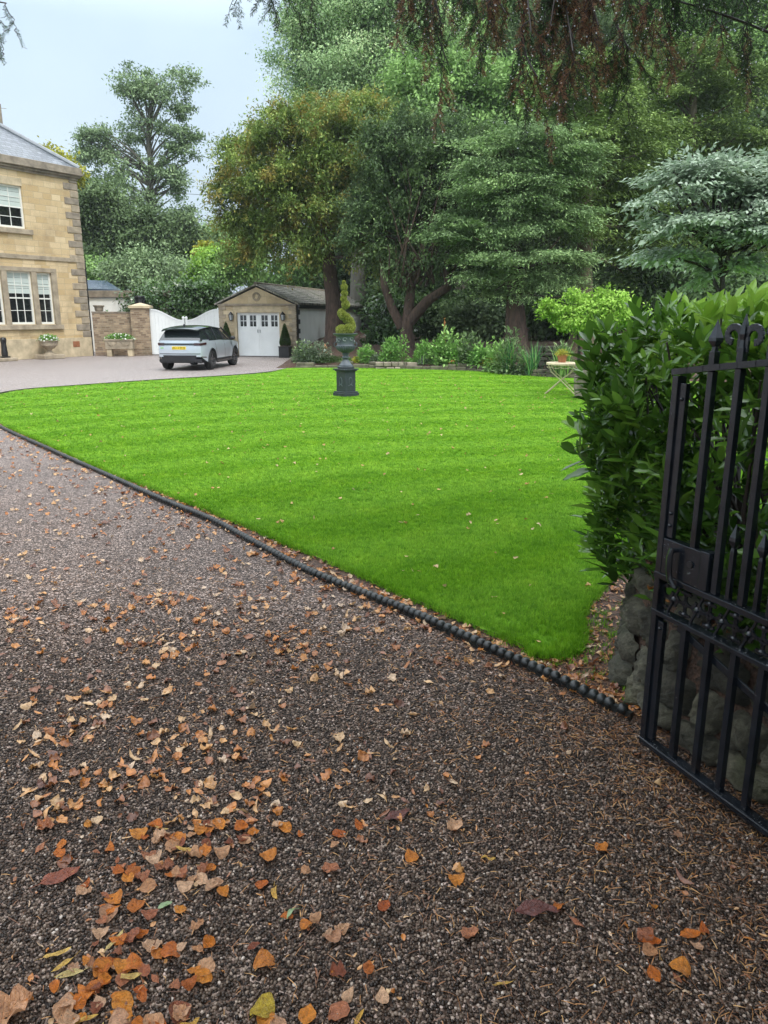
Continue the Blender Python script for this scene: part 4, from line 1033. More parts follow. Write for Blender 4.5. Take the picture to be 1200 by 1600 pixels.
# rear details
def rear_x(y,z): return XR-.10*(1-(y/.80)**2)*(1-.5*((z-.7)/.4)**2)
def rear_strip(mb,y0,y1,z0,z1,out,n=8,z0b=None,z1b=None):
    vs=[]
    for k in range(n+1):
        y=y0+(y1-y0)*k/n; u=k/n; a=z0+((z0b if z0b is not None else z0)-z0)*u; b=z1+((z1b if z1b is not None else z1)-z1)*u
        for z in (a,b): vs.append((rear_x(y,z)-out,y,z))
        for z in (a,b): vs.append((rear_x(y,z)+.03,y,z))
    fs=[]
    for k in range(n):
        a=k*4; fs+= [(a,a+1,a+5,a+4),(a+2,a+6,a+7,a+3),(a,a+4,a+6,a+2),(a+1,a+3,a+7,a+5)]
    fs+=[(0,2,3,1),(n*4,n*4+1,n*4+3,n*4+2)]
    mb.add(vs,fs)
mb=MB(); rear_strip(mb,-.56,.56,.915,.985,.012); mb.build('lamp_bar',M['carglass'],car)
for s in (-1,1):
    mb=MB(); rear_strip(mb,s*.56,s*.795,.905,.995,.014); mb.beam((XR-.01,s*.797,.95),(XR+.32,s*.885,.97),.03,.08); mb.build('tail_light',M['lamp_red'],car)
mb=MB(); rear_strip(mb,-.26,.26,.765,.875,.012); pl_=mb.build('number_plate',M['plate'],car)
cu=bpy.data.curves.new('plate_text','FONT'); cu.body='AC13 ECX'; cu.size=.105; cu.align_x='CENTER'; cu.align_y='CENTER'; cu.extrude=.0015; cu.materials.append(M['black'])
tmp=link('plate_text_tmp',cu,pl_); bpy.context.view_layer.update(); tme=bpy.data.meshes.new_from_object(tmp.evaluated_get(bpy.context.evaluated_depsgraph_get())); bpy.data.objects.remove(tmp); tx=link('plate_text',tme,pl_); tx.location=(rear_x(0,.82)-.016,0,.82); tx.rotation_euler=(PI/2,0,-PI/2)
mb=MB(); rear_strip(mb,.60,.72,.80,.835,.008,3); mb.build('badge',M['badge'],car)
mb=MB(); rear_strip(mb,-.77,.77,.60,.622,.008,10); mb.build('bumper_line',M['plastic'],car)
mb=MB(); rear_strip(mb,-.62,.62,.33,.56,.022,10); rear_strip(mb,.62,.80,.33,.44,.016,4,None,.40); rear_strip(mb,-.80,-.62,.33,.40,.016,4,None,.44); mb.bb(XR+.02,XR+.3,-.78,.78,.28,.42); mb.build('rear_bumper',M['plastic'],car)
for s in (-1,1):
    mb=MB(); mb.beam((XR+.0,s*.80,.50),(XR+.26,s*.89,.485),.02,.03); mb.build('reflector',M['lamp_red'],car)
    mb=MB(); mb.bb(-.86,.86,s*.915-.02,s*.915+.02,.24,.36) ; mb.bb(-.84,.84,s*.94-.012,s*.94+.012,.365,.40); mb.build('sill_trim',M['plastic'],car)
    mb=MB(); mb.beam((-.86,s*.938,.305),(.86,s*.938,.305),.008,.05); mb.build('sill_strip',M['rimlight'],car)
    for a in (-ax,ax):
        mb=MB(); n=14; pts=[]
        for k in range(n+1):
            th=PI*(-.06+1.12*k/n); pts.append((a+.44*math.cos(th),s*(halfw(a,.6)+.002),.36+.44*math.sin(th)))
        mb.tube(pts,.022,6); mb.build('wheel_arch',M['plastic'],car,smooth=True)
        wh=bpy.data.objects.new('wheel',None); COL.objects.link(wh); wh.parent=car; wh.location=(a,s*.815,.355); wh.rotation_euler=(PI/2*(1 if s<0 else -1),0,0)
        MB().lathe([(.22,-.12),(.33,-.12),(.35,-.09),(.355,0),(.35,.09),(.33,.12),(.25,.125),(.24,.10),(.22,.09)],n=28).build('tyre',M['tyre'],wh,smooth=True)
        rm=MB(); rm.lathe([(.245,-.1),(.245,.105),(.22,.11),(.21,.05),(.06,.045),(.055,.09),(0.01,.095)],n=28); rm.build('rim',M['rim'],wh,smooth=True)
        sp_b=MB()
        for k in range(5):
            th=2*PI*k/5+.3
            for dd in (-.10,.10): sp_b.beam((.04*math.cos(th),.04*math.sin(th),.095),(.235*math.cos(th+dd),.235*math.sin(th+dd),.105),.028,.02)
        sp_b.build('spokes',M['rimlight'],wh)
    mb=MB(); mb.ball((.88,s*1.02,1.10),.11,10,6,sc=(.8,.95,.65)); mb.beam((.86,s*.86,1.05),(.87,s*.98,1.08),.05,.03); mb.build('door_mirror',M['plastic'],car,smooth=True)
    # door shut lines and handles
    mb=MB()
    for x,z0 in ((-.90,.62),(.10,.41),(.98,.62)):
        for k in range(6):
            za=z0+(1.02-z0)*k/6; zb=z0+(1.02-z0)*(k+1)/6; mb.beam((x,s*(halfw(x,za)+.0005),za),(x,s*(halfw(x,zb)+.0005),zb),.010,.006,up=(0,1,0))
    mb.build('door_gap',M['plastic'],car)
    for x in (-.62,.35): mb=MB().bb(x-.1,x+.1,s*(halfw(x,.93)+.008)-.008,s*(halfw(x,.93)+.008)+.008,.92,.945); mb.build('door_handle',M['carpaint'],car,bevel=.004)
    mb=MB(); mb.beam((-.62,s*.868,1.075),(-.66,s*.70,1.49),.06,.02); mb.beam((.12,s*.872,1.075),(.08,s*.705,1.49),.06,.02); mb.build('door_pillar',M['plastic'],car)
mb=MB(); 
for y in (-.45,.45): mb.tube([(XR-.03,y,.30),(XR+.2,y,.30)],.035,8)
mb.build('exhaust',M['rim'],car,smooth=True)

# ------------------------------------------------------------ pedestal, urn
pc=(G(541,621)+Vector((0,.32,0))); pc=Vector((-.885,18.1,.03))
ped=thing('urn_pedestal','dark grey square iron pedestal with ring panels standing on the lawn','pedestal',pc,R(43))
mb=MB()
mb.bb(-.345,.345,-.345,.345,0,.075); mb.bb(-.315,.315,-.315,.315,.075,.11); mb.build('foot',M['zinc_dark'],ped,bevel=.008)
mb=MB(); mb.box((0,0,.34),(.50,.50,.46),taper=1.0); mb.build('shaft',M['zinc_dark'],ped,bevel=.008)
mb=MB(); mb.bb(-.29,.29,-.29,.29,.571,.60); mb.bb(-.34,.34,-.34,.34,.60,.63); mb.lathe([(.31,.631),(.31,.675),(.27,.69)],n=28); mb.build('cap',M['zinc_dark'],ped,bevel=.006)
for a in (-PI/2,0,PI/2,PI):
    mb=MB(); m=Matrix.Rotation(a,3,'Z')
    pts=[m@Vector((.258,.075*math.sin(2*PI*k/14),.35+.085*math.cos(2*PI*k/14))) for k in range(15)]
    mb.tube(pts,.014,6,False)
    for s in (-1,1): mb.tube([m@Vector((.256,s*.05,.26)),m@Vector((.258,s*.10,.235))],.014,6)
    mb.build('ring_ornament',M['zinc'],ped,smooth=True)
urn=thing('garden_urn','tall fluted lead grey urn with scrolled frieze on the dark pedestal','urn',pc+Vector((0,0,.69)))
prof=[(.185,0),(.185,.02),(.155,.035),(.125,.075),(.085,.12),(.07,.16),(.075,.17),(.105,.18),(.105,.20),(.075,.215),(.07,.25),(.105,.262),(.105,.28),(.08,.295),(.15,.32),(.21,.37),(.235,.42),(.24,.46),(.225,.47),(.222,.49),(.225,.60),(.25,.68),(.305,.70),(.325,.72),(.325,.735),(.27,.735),(.24,.70),(.02,.69)]
MB().lathe(prof,n=32).build('bowl',M['zinc'],urn,smooth=True,flat_ang=50)
mb=MB()
for k in range(24):
    a=2*PI*k/24; mb.tube([(r*math.cos(a),r*math.sin(a),z) for r,z in ((.15,.325),(.213,.37),(.24,.42),(.247,.45))],[.008,.014,.018,.012],5)
mb.build('gadroons',M['zinc'],urn,smooth=True)
mb=MB()
for k in range(8):
    a0=2*PI*k/8
    mb.tube([(.236*math.cos(a0+.22*math.cos(t_2)),.236*math.sin(a0+.22*math.cos(t_2)),.545+.035*math.sin(t_2*1.0)+.01*k%2) for t_2 in np.linspace(0,5.2,12)],.012,5)
mb.build('frieze',M['lead'],urn,smooth=True)
for s in (0,PI):
    mb=MB(); mb.tube([(math.cos(s)*r,math.sin(s)*r,z) for r,z in ((.23,.44),(.29,.44),(.30,.50),(.26,.54),(.23,.53))],.013,6); mb.build('handle',M['zinc'],urn,smooth=True)

ped.scale=(.63,.63,1); urn.scale=(.88,.88,1)
# ------------------------------------------------------------ bistro table, pot, stone post
tp=Vector((4.25,18.6,.03))
tb=thing('bistro_table','small cream wrought iron folding table on the far edge of the lawn','table',tp,R(-20))
mb=MB(); mb.lathe([(.36,.685),(.385,.69),(.385,.73),(.36,.74),(.05,.742)],n=28); mb.build('table_top',M['cream_iron'],tb)
for y in (-.2,.2):
    for s in (-1,1):
        mb=MB(); mb.tube([(s*.30,y,.685),(s*.22,y,.52),(0,y+.01*s,.34),(-s*.20,y,.15),(-s*.36,y,.0)],.014,6); mb.build('leg',M['cream_iron'],tb,smooth=True)
mb=MB(); mb.tube([(-.34,-.2,.03),(-.34,.2,.03)],.010,6); mb.tube([(.34,-.2,.03),(.34,.2,.03)],.010,6); mb.tube([(.0,-.2,.34),(0,.2,.34)],.010,6)
for k in range(10):
    a=2*PI*k/10; mb.tube([(.36*math.cos(a+.31*math.sin(q)),.36*math.sin(a+.31*math.sin(q)),.685-.07*math.cos(q/2)**2) for q in np.linspace(-1.5,1.5,6)],.006,5)
mb.build('brace',M['cream_iron'],tb,smooth=True)
fp=thing('flower_pot','terracotta pot of yellow green plants on the cream bistro table','flower pot',tp+Vector((-.02,0,.742)))
MB().lathe([(.085,0),(.11,.13),(.125,.135),(.13,.18),(.11,.18),(.10,.16),(.02,.155)],n=20).build('pot',M['terracotta'],fp,smooth=True)
# ------------------------------------------------------------ iron gate in the foreground
g0=Vector((1.131,3.006,0)); gt=R(-68.47); W_=2.05
gate=thing('iron_gate','open black wrought iron gate with spear finials and a scrolled middle panel','gate',g0,gt)
I=M['iron']
def ztop(s): return 1.640+.15*s-.035*s*s
def gb(nm,f,bevel=.002,smooth=False,parent=None):
    mb=MB(); f(mb); return mb.build(nm,I,parent or gate,bevel=bevel,smooth=smooth)
st=gb('stile',lambda m:(m.bb(.0,.030,-.022,.022,.045,1.625),m.bb(.031,.066,-.012,.010,.09,.63),m.bb(.031,.066,-.012,.010,.99,1.60)),.002)
gb('rivets',lambda m:[m.ball((.05,-.014,z),.008,8,6) for z in (1.54,.92+.12,1.09,.60)],0,True,st)
gb('back_stile',lambda m:m.bb(W_-.04,W_,-.022,.022,.03,ztop(W_)-.02))
mb=MB(); n=26
for k in range(n):
    a=W_*k/n-.004; b=W_*(k+1)/n+.0005; mb.beam((a,0,ztop(a)),(b,0,ztop(b)),.052,.022)
gb('top_rail',lambda m:m.add(mb.v,mb.f),0)
gb('rail',lambda m:m.bb(-.004,W_,-.024,.024,.812,.836)); gb('rail',lambda m:m.bb(-.002,W_,-.024,.024,.655,.675)); gb('bottom_rail',lambda m:m.bb(-.002,W_,-.026,.026,.055,.080),.004)
gb('brace',lambda m:m.beam((.12,.016,.628),(W_-.05,.016,.10),.010,.030))
bars=[.179+.1265*k for k in range(14)]
for k,s in enumerate(bars):
    gb('bar',lambda m:(m.box((s,0,(.676+.811)/2-.0),(.001,.001,.001)) if False else None, m.box((s,0,(.837+ztop(s)-.012)/2+.0),(.026,.026,ztop(s)-.012-.837)), m.box((s,0,(.081+.654)/2),(.026,.026,.573))))
    if k%2==0:
        gb('finial',lambda m:(m.box((s,0,ztop(s)+.035),(.026,.026,.048)),m.lathe([(.013,.055),(.011,.075),(.026,.095),(.025,.107),(.010,.145),(.001,.172)],(s,0,ztop(s)),4,ph=PI/4)),.001)
    else:
        fo=gb('finial',lambda m:(m.box((s,0,ztop(s)+.035),(.028,.024,.05)),m.lathe([(.016,.055),(.012,.085),(.017,.105),(.011,.14),(.001,.175)],(s,0,ztop(s)),4,ph=PI/4)),.001)
        for sg in (-1,1):
            m2=MB(); c=(s+sg*.048,ztop(s)+.098); pts=[(s+sg*.012,0,ztop(s)+.045),(s+sg*.013,0,ztop(s)+.085)]
            for q in range(12):
                a=PI-q*.42; rr=.037-.0015*q; pts.append((c[0]+sg*rr*math.cos(a),0,c[1]+rr*math.sin(a)))
            for p,q in zip(pts,pts[1:]): m2.beam(Vector(p),Vector(q)+(Vector(q)-Vector(p)).normalized()*.002,.024,.010,up=(0,1,0))
            m2.v=[(a,b*1.0,c_) for a,b,c_ in m2.v]; m2.build('scroll',I,fo,bevel=.0015)
for k in range(2,13):
    s=bars[k-1]+.0632
    gb('dog_bar',lambda m:(m.box((s,0,.93),(.018,.018,.186)),m.lathe([(.012,1.023),(.009,1.035),(.021,1.062),(.019,1.075),(.001,1.125)],(s,0,0),4,ph=PI/4)),.001)
lk=gb('lock_box',lambda m:(m.bb(.031,.235,-.020,.020,.837,.985),m.bb(.236,.278,-.022,.022,.837,.99)),.003)
m2=MB(); m2.tube([(.11,-.022,.955),(.11,-.045,.955)],.010,8); m2.tube([(.11,-.045,.965),(.108,-.052,.93),(.108,-.05,.88),(.112,-.046,.84),(.128,-.040,.815),(.145,-.038,.812)],[.010,.012,.012,.011,.009,.008],8); m2.build('lever_handle',I,lk,smooth=True)
MB().lathe([(.014,0),(.014,.005),(.006,.005)],(0,0,0),10).build('keyhole',M['black'],lk,loc=(.19,-.023,.92)).rotation_euler=(PI/2,0,0)
# scrolled middle panel
def scroll_piece(m,cx,sg,flipz):
    pts=[]
    for q in np.linspace(0,1,18):
        a=q*5.2; r=.034*(1-q*.55); pts.append((cx+sg*(.03-r*math.cos(a)),0,.744+flipz*(.028-r*math.sin(a)*1.0)))
    for p,q in zip(pts,pts[1:]): m.beam(p,Vector(q),.012,.008,up=(0,1,0))
m2=MB()
for k in range(14):
    cx=.10+k*.1265
    for sg in (-1,1):
        for fz in (-1,1): scroll_piece(m2,cx+.0+sg*.012,sg,fz)
    m2.ball((cx,0,.744),.014,8,6); m2.beam((cx-.03,0,.676),(cx+.03,0,.811),.010,.008); m2.ball((cx+.063,0,.70),.013,6,5); m2.ball((cx+.063,0,.79),.013,6,5)
m2.build('scroll_panel',I,gate)
P=[]
def on(s0,s1,z0,z1,y,n):
    for _ in range(n): P.append((random.uniform(s0,s1),y,random.uniform(z0,z1)))
for _ in range(380):
    s=random.uniform(0,1.2); P.append((s,random.uniform(-.024,.024),ztop(s)+.011))
for zz in (.837,.676,.081):
    for _ in range(200): P.append((random.uniform(0,1.1),random.uniform(-.022,.022),zz))
on(.0,.030,.09,1.6,-.0225,60); on(.031,.066,1.0,1.6,-.0125,70); on(.04,.27,.84,.98,-.0225,60)
for s in bars[:8]: on(s-.012,s+.012,.84,1.62,-.0135,40); on(s-.012,s+.012,.09,.65,-.0135,14)
P=np.array(P); m=len(P)
scatter(ico_v,ico_f,P,rotmats(np.zeros(m),np.zeros(m),np.zeros(m)),np.stack([np.ones(m),np.ones(m),np.full(m,.8)],1)*rng.uniform(.0008,.0024,(m,1)),np.zeros(m),'raindrops',M['drop_clear'],gate,smooth=True)['kind']='stuff'
# ------------------------------------------------------------ rough stone wall under the hedge
wall=thing('rough_stone_wall','low rounded wall of rough grey stones behind the iron gate','wall',(1.45,3.3,0))
def wline(t):        # outline of the wall top, from the lawn side round the nose and back behind the gate
    P=[(1.95,4.75),(1.62,4.35),(1.36,4.02),(1.235,3.72),(1.215,3.42),(1.275,3.12),(1.40,2.80),(1.55,2.42),(1.72,2.0),(1.9,1.55)]
    return catmull(P,.03)
WL=wline(0)
cum=[0]
for a,b in zip(WL,WL[1:]): cum.append(cum[-1]+(b-a).length)
def wl_at(s):
    s=min(max(s,0),cum[-1]-1e-4); i=int(np.searchsorted(cum,s))-1; i=max(0,min(i,len(WL)-2)); f=(s-cum[i])/(cum[i+1]-cum[i]); p=WL[i].lerp(WL[i+1],f); t=(WL[i+1]-WL[i]).normalized(); return p,t
# rows of irregular blocks
def stone(cx,cz,w,h,dep,rnd_):
    p,t=wl_at(cx); n=Vector((t.y,-t.x,0))*-1
    n=Vector((-t.y,t.x,0)); 
    mid=Vector((2.1,3.6,0))-p; 
    if n.dot(mid)<0: n=-n            # n points into the wall
    v=[];res=9; r_=np.random.default_rng(int(cx*1000+cz*777)); ph_=r_.uniform(0,6,6)
    f=[]; tilt=r_.uniform(-.30,.30)
    out=[]
    for i in range(res+1):
        for j in range(res+1):
            a=-1+2*i/res; b=-1+2*j/res
            aa=a*(1-.12*abs(b)**3); bb_=b*(1-.12*abs(a)**3)
            aa,bb_=aa*math.cos(tilt)-bb_*math.sin(tilt)*h/w, bb_*math.cos(tilt)+aa*math.sin(tilt)*.35*w/h
            e=max(abs(a),abs(b)); d=dep*(1-e**5)-.02*(e>.99)+.012*math.sin(a*3+ph_[0])*math.cos(b*2.5+ph_[1])+.010*math.sin(a*7+b*5+ph_[2])+.006*math.sin(a*13-b*9+ph_[5])+.012*(r_.random()-.5)*(e<.95)+ (a*ph_[3]*.006-.01*b*(ph_[4]-3)*.8)
            pp,tt=wl_at(cx+aa*w/2); nn=Vector((-tt.y,tt.x,0)); 
            if nn.dot(Vector((2.1,3.6,0))-pp)<0: nn=-nn
            lean=.10*(cz+bb_*h/2)
            out.append(pp-nn*(d-.03)+nn*lean*.6+Vector((0,0,cz+bb_*h/2)))
    for i in range(res):
        for j in range(res):
            a=i*(res+1)+j; f.append((a,a+res+1,a+res+2,a+1))
    return out,f
V_=[];F_=[];A_=[]
z=0.0; row=0
while z<.60:
    h=random.uniform(.13,.20); s=random.uniform(-.1,0)
    while s<cum[-1]:
        w=random.uniform(.16,.34); 
        o_,f_=stone(s+w/2,z+h/2+random.uniform(-.01,.01),w*.99,h*1.0,random.uniform(.035,.065),0)
        n=len(V_); V_+=[tuple(q-wall.location) for q in o_]; F_+=[tuple(i+n for i in q) for q in f_]; A_+=[random.random()]*len(f_); s+=w
    z+=h; row+=1
quick('stone_facing',np.array(V_),np.array(F_),M['rubble'],wall,{'rnd':A_},smooth=True)
mb=MB(); n=len(WL); core=[]
for p in WL[::4]:
    core.append(p)
nn_=len(core); vs=[(p.x*1.0+.03-1.45+.02,p.y-3.3,0) for p in core]+[(p.x+.06-1.45,p.y-3.3,.58) for p in core]; 
back=[(3.2-1.45,1.3-3.3),(4.2-1.45,3.2-3.3),(3.6-1.45,4.9-3.3)]
vb=vs[:nn_]+[(x,y,0) for x,y in back]; vt=vs[nn_:]+[(x,y,.58) for x,y in back]; m_=len(vb)
mb.add(vb+vt,[tuple(range(m_,2*m_))]+[(i,(i+1)%m_,(i+1)%m_+m_,i+m_) for i in range(m_)])
mb.build('wall_core',M['soil'],wall)
# ------------------------------------------------------------ laurel hedge on the wall
def laurel_tpl(k):
    r=np.random.default_rng(k); v=[];f=[]; n=6; bend=r.uniform(.05,.35); fold=r.uniform(.15,.5); wv=r.uniform(-.02,.02)
    for i in range(n+1):
        t=i/n; hw=.165*math.sin(PI*(t**.85))**.75+(.006 if i<n else .001)
        zc=-bend*t*t*.6+.1*t
        v+=[(t,-hw,zc+hw*fold+wv*math.sin(t*12)),(t,-hw*.5,zc+hw*fold*.35),(t,0,zc),(t,hw*.5,zc+hw*fold*.35),(t,hw,zc+hw*fold-wv*math.sin(t*12))]
    for i in range(n):
        for j in range(4):
            a=i*5+j; f.append((a,a+1,a+6,a+5))
    return np.array(v),f
LT=[laurel_tpl(k) for k in range(5)]
hedge=thing('laurel_hedge','glossy laurel hedge with upright shoots growing above the rough stone wall','hedge',(1.9,3.6,.58))
# hedge body: a band around the outline, 0.55..1.98 m high
HC=Vector((2.35,3.55,0))
def hedge_surface(n):
    """points over the hedge's outer skin with outward directions"""
    s=rng.uniform(0,cum[-1],n); z=rng.uniform(.50,1.84,n); P=[];N=[]
    for a,zz in zip(s,z):
        p,t=wl_at(a); nn=Vector((-t.y,t.x,0))
        if nn.dot(HC-p)>0: nn=-nn
        u=(zz-.5)/1.28
        off=.03+.22*math.sin(min(1,u*1.3)*PI*.55)-.26*max(0,(u-.75)/.25)**2+.07*math.sin(a*5.3+zz*4)+.05*math.sin(a*11-zz*7)
        off-=.20*float(smooth(np.array((a-1.35)/.55)))
        P.append(p+nn*off+Vector((0,0,zz))); N.append(nn+Vector((0,0,.15+1.2*max(0,u-.7)*3)))
    return np.array(P),np.array(N)
def shoots(P,N,nl,size,rn,up=1.0,mat=None,upr=.82):
    """whorls of leaves set along short shoots"""
    out=[[] for _ in LT]
    m=len(P); N=N/np.linalg.norm(N,axis=1,keepdims=True)
    ax=N*(1-upr)+np.array([0,0,1.])*upr+rng.normal(0,.25,(m,3)); ax/=np.linalg.norm(ax,axis=1,keepdims=True)
    pos=[];dr=[];nr=[];sz=[];rd=[]
    Ls=size*rng.uniform(.65,1.4,m)
    for k in range(nl):
        t=k/nl; ang=k*2.4+rng.uniform(0,6.28,m)*.0+rng.uniform(-.4,.4,m)
        ref=np.cross(ax,np.array([.3,.8,.1])); ref/=np.linalg.norm(ref,axis=1,keepdims=True); ref2=np.cross(ax,ref)
        side=ref*np.cos(ang)[:,None]+ref2*np.sin(ang)[:,None]
        op=1.15-.72*t
        d=ax*math.cos(op)+side*math.sin(op)+rng.normal(0,.16,(m,3))
        pos.append(P+ax*(Ls*1.1*t)[:,None]); dr.append(d); nr.append(ax*math.sin(op)-side*math.cos(op)*1.0); sz.append(Ls*(1.05-.35*t)*rng.uniform(.8,1.15,m)); rd.append(np.clip(rn+.15*rng.normal(size=m)+.2*t,0,1))
    return [np.concatenate(q) for q in (pos,dr,nr,sz,rd)]
def leaf_mesh_from(pos,dr,nr,sz,rd,mat,name,parent,off):
    idx=rng.integers(0,len(LT),len(pos)); parts=[]
    for k,(tv,tf) in enumerate(LT):
        s=idx==k
        if not s.any(): continue
        sc=np.stack([sz[s],sz[s],sz[s]],1); parts.append((tv,tf,pos[s]-off,basis(dr[s],nr[s]),sc,rd[s]))
    V,Fq,A=merge_scatter(parts); return quick(name,V,Fq,M[mat],parent,{'rnd':A},smooth=True)
off=np.array(hedge.location)
P,N=hedge_surface(1500)
in_=rng.uniform(0,.16,(len(P),1)); P=P-N/np.linalg.norm(N,axis=1,keepdims=True)*in_
a1=shoots(P,N,7,.104,rng.random(len(P))*.7)
leaf_mesh_from(*a1,'f_laurel','foliage',hedge,off)
# upright young shoots along the top
n=420; s=rng.uniform(0,cum[-1],n); P=[]
for a in s:
    p,t=wl_at(a); q=(HC-p).normalized(); P.append(p+q*random.uniform(.0 if a<1.5 else .14,.75)+Vector((0,0,random.uniform(1.58,1.76)+.05*math.sin(a*4))))
P=np.array(P); N=np.tile([0,0,1.],(n,1)); a2=shoots(P,N,8,.115,.3+.6*rng.random(n),upr=.9)
leaf_mesh_from(*a2,'f_laurel_young','young_shoots',hedge,off)
mb=MB()
for k in range(110):
    a=random.uniform(0,cum[-1]); p,t=wl_at(a); q=(HC-p).normalized(); b0=p+q*random.uniform(.15,.6)+Vector((0,0,.56)); 
    e=p+q*random.uniform(-.05,.4)+Vector((random.uniform(-.2,.2),random.uniform(-.2,.2),random.uniform(1.1,1.85))); m_=(b0+e)/2+Vector((random.uniform(-.12,.12),random.uniform(-.12,.12),0))
    mb.tube([b0-hedge.location,m_-hedge.location,e-hedge.location],[.012,.009,.004],5)
mb.build('stems',M['twig'],hedge,smooth=True)
# brown leaves caught on the wall top
n=700; s=rng.uniform(.6,cum[-1],n); P=[]
for a in s:
    p,t=wl_at(a); q=(HC-p).normalized(); P.append((p+q*random.uniform(.04,.5))[:2])
litter_set('wall_top_litter',np.array(P),.035,.06,'leaf_litter','orange brown leaves caught on top of the rough stone wall',lambda q:rng.uniform(.588,.615,len(q)),.5)
# ------------------------------------------------------------ trees and shrubs
def crown(lobes, Y, dy=.85):
    out=[]
    for q in lobes:
        px,py,rx,ry=q[:4]; yy=Y+(q[4] if len(q)>4 else 0); c=D(px,py,yy); out.append((np.array(c),np.array([rx*yy/1240,rx*yy/1240*dy,ry*yy/1240])))
    return out
QT=np.array([(0,0,0),(.42,-.5,.08),(1,0,-.04),(.42,.5,.08)]); QF=[(0,1,2,3)]
def foliage(name,mat,lobes,ncl,npl,cs,lL,lW,parent,off,style='broad',rand=.45,fill=.42,tone=.6,seed=None,flat=.7,per=9):
    r=rng
    vol=np.array([q[1].prod()**.66 for q in lobes]); idx=r.choice(len(lobes),ncl,p=vol/vol.sum())
    C=np.array([q[0] for q in lobes])[idx]; Rr=np.array([q[1] for q in lobes])[idx]
    d=r.normal(size=(ncl,3)); d/=np.linalg.norm(d,axis=1,keepdims=True)
    ph=r.uniform(0,6,4); lump=1
    # boughs: clusters are strung along boughs that run from inside the crown out past its outline
    nb=max(3,ncl//per); bi=r.choice(len(lobes),nb,p=vol/vol.sum()); bd=r.normal(size=(nb,3)); bd[:,2]=bd[:,2]*.8+.15; bd/=np.linalg.norm(bd,axis=1,keepdims=True); bt=r.uniform(.80,1.22,nb)
    w_=r.integers(0,nb,ncl); C=np.array([q[0] for q in lobes])[bi][w_]; Rr=np.array([q[1] for q in lobes])[bi][w_]
    along=r.random(ncl)**fill; thick=.22*(1.15-along)+.05
    d=bd[w_]; pos=d*(along*bt[w_])[:,None]+r.normal(size=(ncl,3))*thick[:,None]*np.array([1,1,.55]); pos[:,2]-=.10*along**3
    cc=C+pos*Rr; d=pos/np.maximum(np.linalg.norm(pos,axis=1,keepdims=True),1e-6)
    out=d.copy(); 
    # leaves
    k=np.repeat(np.arange(ncl),npl); n=len(k)
    g=r.normal(size=(n,3))
    csz=cs*r.uniform(.6,1.4,ncl)[k][:,None]
    if style=='spray':       # long sprays pointing outwards and down
        ax=out+np.array([0,0,.15])+r.normal(0,.45,(ncl,3)); ax/=np.linalg.norm(ax,axis=1,keepdims=True); t=r.uniform(-1,1,n)[:,None]
        P=cc[k]+ax[k]*t*csz*1.5+g*csz*.28; P[:,2]-=.25*cs*(t[:,0]+1)**2*.5
        dr=ax[k]*.7+r.normal(0,.55,(n,3)); dr[:,2]-=.25; nr=np.array([0,0,1.])+r.normal(0,.5,(n,3))
    elif style=='layer':
        ax=out*np.array([1,1,.2])+r.normal(0,.4,(ncl,3))*np.array([1,1,.1]); ax/=np.linalg.norm(ax,axis=1,keepdims=True); t=r.uniform(-1,1,n)[:,None]
        P=cc[k]+ax[k]*t*csz*1.6+g*csz*np.array([.5,.5,.14]); P[:,2]-=.30*cs*(t[:,0]+1)
        dr=ax[k]+r.normal(0,.6,(n,3))*np.array([1,1,.4]); dr[:,2]-=.35; nr=np.array([0,0,1.])+r.normal(0,.35,(n,3))
    else:
        P=cc[k]+g*csz*np.array([1,1,flat])*.62
        dr=out[k]*.5+r.normal(0,.8,(n,3)); dr[:,2]-=.35; nr=np.array([0,0,1.])+out[k]*.5+r.normal(0,rand,(n,3))
    tn=np.clip(r.normal(.42,.14,ncl)+r.normal(0,.16,nb)[w_],0,1); rd=np.clip(tn[k]*tone+r.random(n)*(1-tone)+.10*t[:,0] if style!='broad' else tn[k]*tone+r.random(n)*(1-tone),0,1)
    L=lL*r.uniform(.6,1.35,n); W=lW*r.uniform(.7,1.3,n)
    o=scatter(QT,QF,P-off,basis(dr,nr),np.stack([L,W,L],1),rd,name,M[mat],parent)
    return o,cc
def limb(mb,a,b,r0,r1,sag=.0,off=Vector((0,0,0)),n=5):
    a=Vector(a);b=Vector(b); L=(b-a).length; pts=[];rr=[]
    w1=Vector((random.uniform(-1,1),random.uniform(-1,1),random.uniform(-.3,.6)))*L*.10
    for k in range(n+1):
        t=k/n; p=a.lerp(b,t)+w1*math.sin(PI*t)+Vector((0,0,-sag*L*math.sin(PI*t)))+Vector((random.uniform(-1,1),random.uniform(-1,1),0))*L*.015
        pts.append(p-off); rr.append(r0+(r1-r0)*t**.8)
    mb.tube(pts,rr,7)
